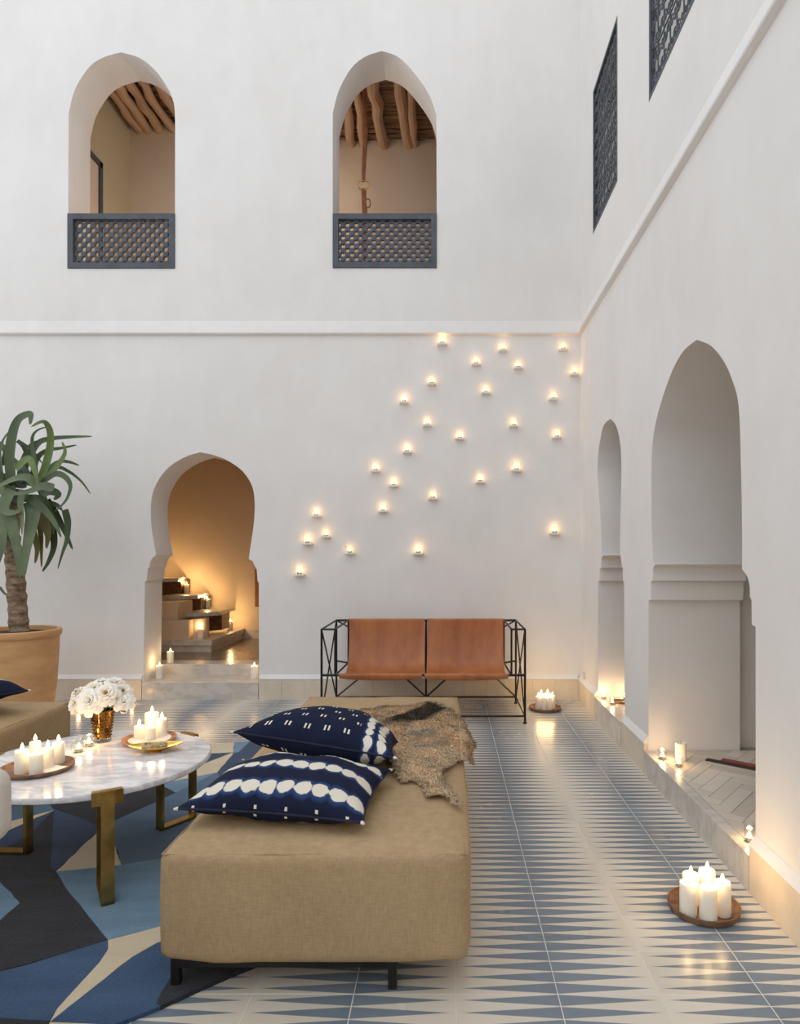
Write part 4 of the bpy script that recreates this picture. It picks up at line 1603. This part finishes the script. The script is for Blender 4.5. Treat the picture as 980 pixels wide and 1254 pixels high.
# vase and flowers
q = PZ(125.5, 908, TZ)
vx, vy = q.x, q.y
vase = thing('flower_vase', 'knobbly bronze mercury glass vase with a clear foot on the marble table', 'vase', (vx, vy, TZ))
prof = [(.040, .022), (.041, .04), (.046, .08), (.051, .12), (.056, .158), (.058, .165), (.055, .165), (.050, .12), (.044, .06), (.038, .03), (0, .028)]
MB().lathe(prof, 36, (vx, vy, TZ)).build('vase_body', M['bronze'], vase, vase.location, smooth=50)
MB().lathe([(.039, 0), (.042, .006), (.042, .018), (.039, .0225), (0, .0225)], 30, (vx, vy, TZ)).build('glass_foot', M['glass_foot'], vase, vase.location, smooth=50)
kb = MB()
for i in range(8):
    for j in range(14):
        zz = .032 + i * .0165
        r_ = .0405 + .016 * (zz - .03) / .13
        a = 2 * PI * (j + .5 * (i % 2)) / 14
        c = Vector((vx + r_ * math.cos(a), vy + r_ * math.sin(a), TZ + zz))
        kb.lathe([(0, -.005), (.0055, -.002), (.0055, .002), (0, .005)], 6, c)
tag(kb.build('knob_relief', M['bronze'], vase, vase.location, smooth=70), kind='stuff')


def rose_mesh(seed, mats, name):
    rr = random.Random(seed)
    m = MB()
    layers = [(4, .006, .036, .026, .0), (5, .014, .038, .036, .12), (6, .021, .040, .046, .34), (7, .028, .041, .054, .62), (7, .034, .040, .058, .98)]
    for li, (n, r0, hgt, wd, tilt) in enumerate(layers):
        for k in range(n):
            a = 2 * PI * k / n + li * .5 + rr.uniform(-.15, .15)
            NU, NV = 4, 4
            vs, fs = [], []
            for i in range(NU + 1):
                u = i / NU
                for j in range(NV + 1):
                    v = -1 + 2 * j / NV
                    w = wd * (.45 + .75 * math.sin(PI * min(u * .8 + .12, 1))) * .5
                    rad = r0 * (.25 + .75 * u ** .6) + math.sin(tilt) * hgt * u ** 1.6 * .62 - .05 * w * v * v + (.006 * u ** 4 if li else -.004 * u)
                    z = math.cos(tilt * .9) * hgt * u - .008 * u ** 3 * li + .002 * rr.uniform(-1, 1) - .004 * v * v * u
                    aa = a + v * w / max(rad, .012) * .8
                    vs.append((rad * math.cos(aa), rad * math.sin(aa), z))
            for i in range(NU):
                for j in range(NV):
                    fs.append((i * (NV + 1) + j, i * (NV + 1) + j + 1, (i + 1) * (NV + 1) + j + 1, (i + 1) * (NV + 1) + j))
            m.add(vs, fs, 0)
    m.lathe([(.002, .012), (.006, .020), (.005, .030), (0, .033)], 8, mi=1 if seed == 0 else 0)
    m.lathe([(.001, -.012), (.012, -.004), (.02, .006), (0, .008)], 8, mi=2)
    return m.mesh(name, mats, smooth=60)


rose_me = [rose_mesh(k, [M['petal'] if k % 2 else M['petal_cream'], M['stamen'], M['stem']], 'bloom') for k in range(3)]
# photo x, photo y, depth offset, size, tilt x, tilt towards viewer
blooms = [(97, 850, .0, .95, -.7, .5, 'at the upper left of the bouquet'), (111, 859, -.075, 1.32, -.15, 1.15, 'largest and lowest at the front of the bouquet'),
          (115, 844, -.02, 1.0, -.2, .7, 'above the large front one in the bouquet'), (131, 850, -.06, 1.12, .15, .95, 'in the middle front with a dark heart'),
          (125, 838, .03, 1.0, 0, .25, 'at the crown of the bouquet, left of its top'), (140, 838, .02, 1.05, .25, .3, 'at the crown of the bouquet, right of its top'),
          (150, 848, .0, 1.0, .7, .6, 'at the upper right of the bouquet'), (152, 860, -.03, .95, .8, .95, 'at the lower right of the bouquet beside the red leaf'),
          (93, 862, -.02, .9, -.9, .9, 'at the lower left edge of the bouquet'), (110, 846, .09, 1.0, -.3, -.3, 'hidden at the back left of the bouquet'),
          (134, 843, .09, 1.0, .3, -.3, 'hidden at the back right of the bouquet')]
for k, (px, py, dy, s, tx, ty, lab) in enumerate(blooms):
    c = PY(px, py, vy + dy)
    t = thing('white_rose', 'white rose ' + lab, 'flower', c, group='white roses in the bronze vase')
    o = bpy.data.objects.new('bloom', rose_me[k % 3])
    COL.objects.link(o)
    o.parent = t
    o.rotation_euler = (ty, 0, 0)
    o.rotation_mode = 'XYZ'
    o.rotation_euler = (ty, tx * .8, k * 1.3 * 0)
    o.scale = (s, s, s)
    neck = Vector((vx + (c.x - vx) * .25, vy + dy * .25, TZ + .155))
    MB().tube([c - Vector((0, 0, .002)), c.lerp(neck, .5) + Vector((0, 0, -.01)), neck, Vector((vx + (c.x - vx) * -.1, vy - dy * .1, TZ + .05))], .0028, 5).build('stem', M['stem'], t, c)
lf = MB()
c = PY(143, 869, vy - .05)
for (dx, dz, L) in ((.03, -.012, .05), (-.01, .0, .045)):
    vs = [c, c + Vector((dx * .5 + .012, -.004, dz * .5 + .014)), c + Vector((dx + .02, 0, dz)), c + Vector((dx * .5 + .012, .004, dz * .5 - .014)), c + Vector((dx * .5 + .012, -.008, dz * .5))]
    lf.add(vs, [(0, 1, 4), (1, 2, 4), (2, 3, 4), (3, 0, 4), (0, 3, 2, 1)])
lf.tube([c, Vector((vx + .02, vy - .01, TZ + .15))], .002, 5)
t = lf.build('red_leaf_sprig', M['red_leaf'], None, c, loc=c)
tag(t, 'dark red-brown leaf sprig between the roses and the vase rim', 'leaf')

# ------------------------------------------------------------------ trays on the floor
q = Vector((1.04, 2.685, 0))
tray(q.x, q.y, 0, .142, .030, 'large worn wooden tray on the floor tiles at the right, nearest the viewer', M['wood'])
G3 = 'white pillar candles on the near floor tray'
for x, y, h, lab in ((1.020, 2.585, .132, 'front white pillar candle on the near floor tray'), (.958, 2.628, .130, 'left white pillar candle on the near floor tray'),
                     (1.094, 2.632, .128, 'right white pillar candle on the near floor tray'), (.998, 2.712, .120, 'back left white pillar candle on the near floor tray'),
                     (1.078, 2.745, .122, 'back right white pillar candle on the near floor tray')):
    candle(x, y, .0125, .034, h, lab, G3, watts=CANDLE_W * 1.3)
q = Vector((.905, 6.12, 0))
tray(q.x, q.y, 0, .150, .030, 'round wooden tray of candles on the floor between the sofa and the corner', M['wood'])
G4 = 'white candles on the corner floor tray'
for dx, dy, h, lab in ((-.062, -.03, .118, 'leftmost'), (-.018, -.065, .116, 'front left'), (.032, -.062, .118, 'front right'), (.07, -.012, .12, 'rightmost'), (.035, .05, .13, 'back right'), (-.025, .045, .128, 'back left')):
    candle(q.x + dx - .005, q.y + dy, .0125, .026, h, lab + ' white candle of the cluster on the corner floor tray', G4, watts=CANDLE_W * 1.3)

# glasses and candles in the arches on the right
G5 = 'glass tealights in the arches of the right wall'
zb = .155
q = PZ(811.5, 929.5, zb)
tealight_glass(q.x, q.y, zb, .030, .062, 'clear glass tealight beside the far jamb of the near arch', G5, watts=CANDLE_W * 1.8)
q = PZ(831.7, 938.5, zb)
tealight_glass(q.x, q.y, zb, .028, .060, 'clear glass tealight in front of the white pillar candle in the near arch', G5)
q = PZ(834, 931, zb)
candle(q.x, q.y, zb, .034, .112, 'unlit white pillar candle standing behind a tealight in the near arch', None, lit=False)
q = PZ(919.2, 1031.5, zb)
tealight_glass(q.x, q.y + .01, zb, .024, .085, 'tall clear glass tealight at the near jamb of the near arch', G5, watts=CANDLE_W * 1.8)
zb = .188
for (x, y, lab) in ((1.352, 5.72, 'clear glass tealight against the far jamb of the small arch'), (1.372, 5.50, 'clear glass tealight in the middle of the small arch sill'), (1.535, 5.70, 'clear glass tealight deepest in the small arch, half hidden by the wall')):
    tealight_glass(x, y, zb, .027, .055, lab, G5, watts=CANDLE_W * 1.5)
tray(1.455, 5.57, zb, .06, .018, 'small brown wooden dish on the sill of the small arch', M['wood'], 'wooden_dish')
# tealights on the floor left of the doorway
G6 = 'glass tealights on the floor by the doorway'
tealight_glass(-3.36, 6.02, 0, .03, .05, 'glass tealight on the floor tiles behind the flower vase, left one', G6, watts=CANDLE_W * 1.3)
tealight_glass(-3.02, 6.33, 0, .03, .05, 'glass tealight on the floor tiles at the left foot of the marble step', G6, watts=CANDLE_W * 1.3)

# narrow runner in the near arch room
t = thing('striped_runner', 'narrow red mat with a dark brown border lying on the side room floor', 'mat', (1.9, 4.0, .157))
d = Vector((.225, -.19, 0)).normalized()
nn = Vector((.645, .764, 0))
a = Vector((1.605, 4.12, .156))
MB().prism([a, a + d * .9, a + d * .9 + nn * .05, a + nn * .05], (0, 0, .005)).build('border_band', M['brown_cloth'], t, t.location, smooth=0)
a2 = a + d * .075 + nn * .051
MB().prism([a2, a2 + d * .85, a2 + d * .85 + nn * .06, a2 + nn * .06], (0, 0, .005)).build('red_band', M['red_cloth'], t, t.location, smooth=0)
# round socket near the corner
t = thing('wall_socket', 'small round beige socket on the right wall just above the baseboard corner', 'socket', (WX, 6.30, .30))
c = PX(714, 830, WX)
MB().lathe([(.042, 0), (.042, .008), (.034, .011), (.030, .007), (0, .007)], 24).build('cover', M['switch'], t)
t.location = (WX, 6.36, .27)
t.rotation_euler = (0, -PI / 2, 0)

# ------------------------------------------------------------------ leather and iron sofa
sf = thing('leather_sling_sofa', 'two-seat cognac leather sling sofa on a black iron rod frame against the back wall', 'sofa', (-.205, 6.0, 0))
fo = sf.location
yf, yb, zt, zs, z0 = 5.62, 6.37, .80, .41, .062
xl, xr, aw, xc = -1.069, .660, .115, -.205


def rod(name, a, b, r=.0085):
    return MB().tube([a, b], r, 8).build(name, M['black_iron'], sf, fo)


for xo, sg in ((xl, 1), (xr, -1)):
    xi = xo + sg * aw
    for yy in (yf, yb):
        lg = rod('leg', (xo, yy, .012), (xo, yy, zt), .010)
        MB().lathe([(.017, 0), (.017, .008), (.008, .014), (.008, .05)], 12, (xo, yy, 0)).build('foot', M['black_iron'], lg, fo)
    rod('arm_post', (xi, yf, zs), (xi, yf, zt))
    rod('arm_post', (xi, yb, zs - .02), (xi, yb, zt))
    rod('arm_rail', (xo, yf, zt), (xo, yb, zt))
    rod('arm_rail', (xi, yf, zt), (xi, yb, zt))
    rod('arm_rail', (xo, yf, zt), (xi, yf, zt))
    rod('seat_strut', (xo, yb, zs), (xi, yb, zs - .02))
    rod('seat_strut', (xi, yf, zs), (xi, yb, zs - .02))
    rod('brace', (xo, yf, zt), (xo, yb, z0), .007)
    rod('brace', (xo, yb, zt), (xo, yf, z0), .007)
    rod('brace', (xo, yb, zt), (xo + sg * .20, yb, zt - .11), .007)
    rod('side_rail', (xo, yf, z0), (xo, yb, z0), .007)
rod('back_rail', (xl, yb, zt), (xr, yb, zt), .011)
rod('seat_rail', (xl, yf, zs), (xr, yf, zs), .011)
rod('floor_rail', (xl, yf, z0), (xr, yf, z0))
rod('floor_rail', (xl, yb, z0), (xr, yb, z0))
rod('centre_post', (xc, yb, z0), (xc, yb, zt), .010)
for a, b in ((xl, -.73), (xc, -.37), (xc, .014), (xr, .40)):
    rod('brace', (a, yb, z0), (b, yf, zs - .01), .008)


def sling(x0, x1, x0b, x1b):
    prof = smooth_curve([Vector(v) for v in ((0, yb + .014, zt - .03), (0, yb + .008, zt + .012), (0, yb - .012, zt + .010), (0, yb - .02, zt - .05), (0, yb - .045, .60), (0, yb - .12, .43), (0, yb - .27, .355), (0, yb - .48, .365), (0, yf + .10, .395),
                                              (0, yf + .01, zs + .014), (0, yf - .014, zs + .006), (0, yf - .012, zs - .022), (0, yf + .01, zs - .03))], 4)
    nx = 24
    m = MB()
    for layer in (0, 1):
        vs, fs = [], []
        for i, q in enumerate(prof):
            s_ = i / (len(prof) - 1)
            d = (prof[min(i + 1, len(prof) - 1)] - prof[max(i - 1, 0)]).normalized()
            nrm = Vector((0, -d.z, d.y)) * (.004 if layer else 0)
            a, b = x0 + (x0b - x0) * s_, x1 + (x1b - x1) * s_
            for k in range(nx + 1):
                u = k / nx
                sag = math.sin(PI * min(1, max(0, (s_ - .3) / .36))) * .024 * math.sin(PI * u) + (.018 * math.sin(PI * u) if s_ > .93 else 0)
                rip = .005 * noise.noise(Vector((u * 6 + x0 * 9, s_ * 2.2, 0))) * math.sin(PI * min(1, s_ * 1.1))
                vs.append((a + (b - a) * u, q.y + nrm.y + rip + .012 * math.sin(PI * u) * math.sin(PI * min(1, max(0, (s_ - .2) / .5))), q.z + nrm.z - sag))
        for i in range(len(prof) - 1):
            for k in range(nx):
                f = (i * (nx + 1) + k, i * (nx + 1) + k + 1, (i + 1) * (nx + 1) + k + 1, (i + 1) * (nx + 1) + k)
                fs.append(f if layer else f[::-1])
        m.add(vs, fs)
    st = len(prof) * (nx + 1)
    for i in range(len(prof) - 1):
        for k in (0, nx):
            a, b = i * (nx + 1) + k, (i + 1) * (nx + 1) + k
            m.f.append((a, b, b + st, a + st))
            m.mi.append(0)
    m.build('leather_sling', M['leather'], sf, fo, smooth=60)


sling(-.952, xc - .014, -.915, xc - .01)
sling(xc + .014, .545, xc + .01, .515)

# ------------------------------------------------------------------ potted plant
PXc, PYc = -3.66, 5.62
pot = thing('terracotta_pot', 'large pale terracotta pot with a rounded rim in the back left corner', 'plant pot', (PXc, PYc, 0))
MB().lathe([(.255, 0), (.265, .03), (.30, .35), (.315, .62), (.318, .735), (.330, .742), (.337, .765), (.333, .795), (.318, .803), (.300, .798), (.292, .76), (.285, .70), (0, .70)], 56, (PXc, PYc, 0)).build('pot_body', M['terracotta'], pot, pot.location, smooth=50)
MB().lathe([(.286, .755), (.22, .775), (.1, .785), (0, .79)], 32, (PXc, PYc, 0), fn=lambda r, z, t_: r).build('soil', M['soil'], pot, pot.location)
plant = thing('strap_leaf_plant', 'tree-like succulent with long drooping green strap leaves, growing in the terracotta pot', 'plant', (PXc, PYc, .785))
ppo = plant.location
tp = [PY(px, py, PYc) for px, py in ((24, 776), (23, 765), (21, 735), (19, 705), (16, 675), (13, 650), (12, 622), (14, 598))]
tp[0].z = .74
m = MB()
pts = smooth_curve(tp, 6)
rs = [.078 - .018 * k / len(pts) + .005 * math.sin(k * 2.1) + R.uniform(-.003, .003) for k in range(len(pts))]
m.tube(pts, rs, 14)
m.build('trunk', M['bark'], plant, ppo, smooth=60)


def leaf(pts_px, w, d0, d1, mat, twist=0.0, end=.12):
    """strap leaf: lens-section ribbon along a curve; depth runs from d0 to d1"""
    n = len(pts_px)
    P3 = []
    for k, (px, py) in enumerate(pts_px):
        P3.append(PY(px, py, PYc + d0 + (d1 - d0) * k / (n - 1)))
    c = smooth_curve(P3, 6)
    m = MB()
    N = len(c)
    vs, fs = [], []
    for i, p in enumerate(c):
        t_ = i / (N - 1)
        d = (c[min(i + 1, N - 1)] - c[max(i - 1, 0)]).normalized()
        view = Vector((0, -1, .15))
        view = Vector((math.sin(twist * t_), -math.cos(twist * t_), .25))
        sd = d.cross(view)
        if sd.length < .1:
            sd = Vector((1, 0, 0))
        sd.normalize()
        nn_ = sd.cross(d).normalized()
        ww = w / 2 * min(1, .75 + t_ * 1.2) * ((1 - t_) ** .75 * (1 - end) + end * (1 if t_ < .97 else .4))
        th = .16 * ww + .0015
        vs += [p - sd * ww + nn_ * ww * .35, p + nn_ * th * .4, p + sd * ww + nn_ * ww * .35, p - nn_ * th]
    for i in range(N - 1):
        for k in range(4):
            k2 = (k + 1) % 4
            fs.append((i * 4 + k, i * 4 + k2, i * 4 + 4 + k2, i * 4 + 4 + k))
    fs += [(3, 2, 1, 0), tuple(4 * (N - 1) + k for k in range(4))]
    m.add(vs, fs)
    m.build('leaf', mat, plant, ppo, smooth=70)


S = PYc / F          # metres per photo pixel at the plant
LF, LL, LG, LO = M['leaf'], M['leaf_light'], M['leaf_grey'], M['leaf_olive']
leaves = [
    ([(14, 588), (13, 560), (17, 530), (24, 514), (34, 508), (38, 508), (38, 514), (37, 520)], 15, -.05, -.12, LF),
    ([(48, 592), (57, 570), (62, 548), (62, 530), (57, 519), (50, 517), (38, 523)], 12, -.02, -.16, LL),
    ([(46, 592), (43, 565), (40, 545), (41, 533), (48, 526), (58, 523)], 7, 0, .05, LF),
    ([(24, 590), (32, 570), (46, 545), (60, 538), (85, 535.5), (113, 534.5)], 12, .1, .2, LF),
    ([(40, 585), (46, 562), (58, 552), (75, 549), (94, 545)], 9, .1, .25, LF),
    ([(46, 600), (60, 576), (72, 566), (85, 566), (97, 570)], 9, .05, .2, LF),
    ([(50, 594), (63, 580), (75, 565), (80, 553), (76, 541)], 10, -.05, 0, LL),
    ([(42, 590), (68, 573), (85, 578), (100, 590), (111, 605)], 6, .1, .15, LF),
    ([(52, 592), (68, 581), (80, 584), (87, 595), (83, 610), (75, 620), (66, 627)], 9, -.08, -.12, LF),
    ([(45, 594), (36, 586), (24, 585), (8, 591), (-12, 602)], 13, -.12, -.2, LG),
    ([(66, 598), (52, 596), (36, 602), (10, 606)], 13, -.14, -.22, LG),
    ([(34, 610), (48, 618), (60, 630), (70, 645), (75, 658)], 12, -.12, -.2, LF),
    ([(38, 614), (42, 628), (38, 650), (33, 675), (29, 707)], 22, -.1, -.18, LG),
    ([(6, 612), (12, 632), (18, 655), (22, 680), (25, 708)], 19, -.1, -.16, LG),
    ([(46, 622), (55, 638), (60, 655), (57, 672)], 19, .02, .02, LO),
    ([(52, 622), (64, 645), (67, 668), (60, 688), (52, 700)], 13, .05, .06, LF),
    ([(80, 624), (84, 640), (83, 660), (77, 678), (71, 697)], 11, .0, .0, LF),
    ([(58, 612), (70, 632), (80, 652), (89, 673)], 11, .05, .1, LF),
    ([(-4, 625), (2, 645), (4, 665), (-2, 692)], 18, -.1, -.15, LG),
    ([(2, 580), (0, 555), (5, 538), (16, 523)], 7, .1, .12, LF),
    ([(20, 575), (35, 562), (43, 578), (47, 598)], 11, -.1, -.14, LL),
    ([(4, 570), (8, 548), (13, 530)], 7, .12, .2, LF),
    ([(10, 610), (22, 606), (40, 612), (68, 618), (76, 625)], 13, 0, .02, LF),
    ([(30, 600), (26, 615), (28, 635), (27, 655)], 11, -.14, -.2, LG),
    ([(15, 600), (6, 618), (10, 628), (25, 626)], 17, -.12, -.2, LG),
    ([(50, 606), (62, 602), (72, 606), (66, 612)], 15, 0, -.05, LF),
    ([(34, 640), (42, 655), (46, 672), (43, 690)], 12, .05, .05, LO),
    ([(45, 625), (50, 650), (51, 670), (51, 695)], 9, .08, .1, LO),
    ([(38, 570), (30, 548), (22, 540), (40, 552), (52, 568)], 7, .05, .05, LF),
    ([(10, 560), (20, 568), (34, 578), (42, 596)], 12, .12, .05, LF),
    ([(28, 598), (30, 570), (38, 548), (48, 540)], 16, .12, .22, LF),
    ([(18, 598), (8, 585), (-6, 580)], 14, .0, -.1, LF),
    ([(0, 719), (6, 727), (14, 731)], 4, .1, .05, LF),
    ([(8, 598), (-10, 575), (-30, 560), (-50, 565)], 13, -.05, -.1, LF),
    ([(5, 602), (-18, 595), (-38, 610), (-46, 640)], 14, -.08, -.15, LG),
    ([(3, 595), (-20, 560), (-28, 535)], 12, .05, .2, LF),
    ([(0, 612), (-15, 635), (-22, 670), (-24, 700)], 17, -.05, -.1, LG),
    ([(12, 598), (30, 590), (50, 600), (60, 640), (58, 668)], 13, .3, .35, LF),
    ([(10, 598), (-5, 590), (-25, 610), (-30, 650)], 14, .3, .4, LF),
    ([(14, 598), (14, 570), (2, 545), (-14, 540)], 12, .25, .35, LF),
    ([(12, 605), (20, 612), (24, 640), (12, 668)], 16, .2, .3, LO),
    ([(14, 595), (20, 610), (52, 612), (64, 632), (66, 655)], 14, -.05, -.02, LF),
]
for pts_, w, d0, d1, mat in leaves:
    leaf(pts_, w * S * .98, d0, d1, mat, R.uniform(-.5, .5))

# ------------------------------------------------------------------ cream armchair, its arm end just inside the frame
ch = thing('cream_armchair', 'cream upholstered armchair whose rounded arm end just shows at the left edge', 'armchair', (-1.85, 1.72, 0))
co = ch.location


def cushion(x0, x1, y0, y1, z0_, z1_, r, name):
    rblock(x0, x1, y0, y1, z0_, z1_, r, .006, seed=z0_, n=10).build(name, M['cream_cloth'], ch, co, smooth=70)


ay = 1.90
e = PY(6.5, 983, ay)
cushion(-2.05, e.x, ay - .06, ay + .06, e.z - .115, e.z + .10, .055, 'arm')
cushion(-2.05, e.x, ay - .66, ay - .54, e.z - .115, e.z + .10, .055, 'arm')
cushion(-2.05, -1.52, ay - .53, ay - .07, .36, .50, .05, 'seat')
cushion(-2.20, -2.04, ay - .66, ay + .06, .36, 1.0, .06, 'backrest')
for x in (-2.12, -1.56):
    for y in (ay - .5, ay - .1):
        MB().tube([(x, y, RZ), (x, y, .37)], [.014, .02], 10).build('leg', M['wood'], ch, co)
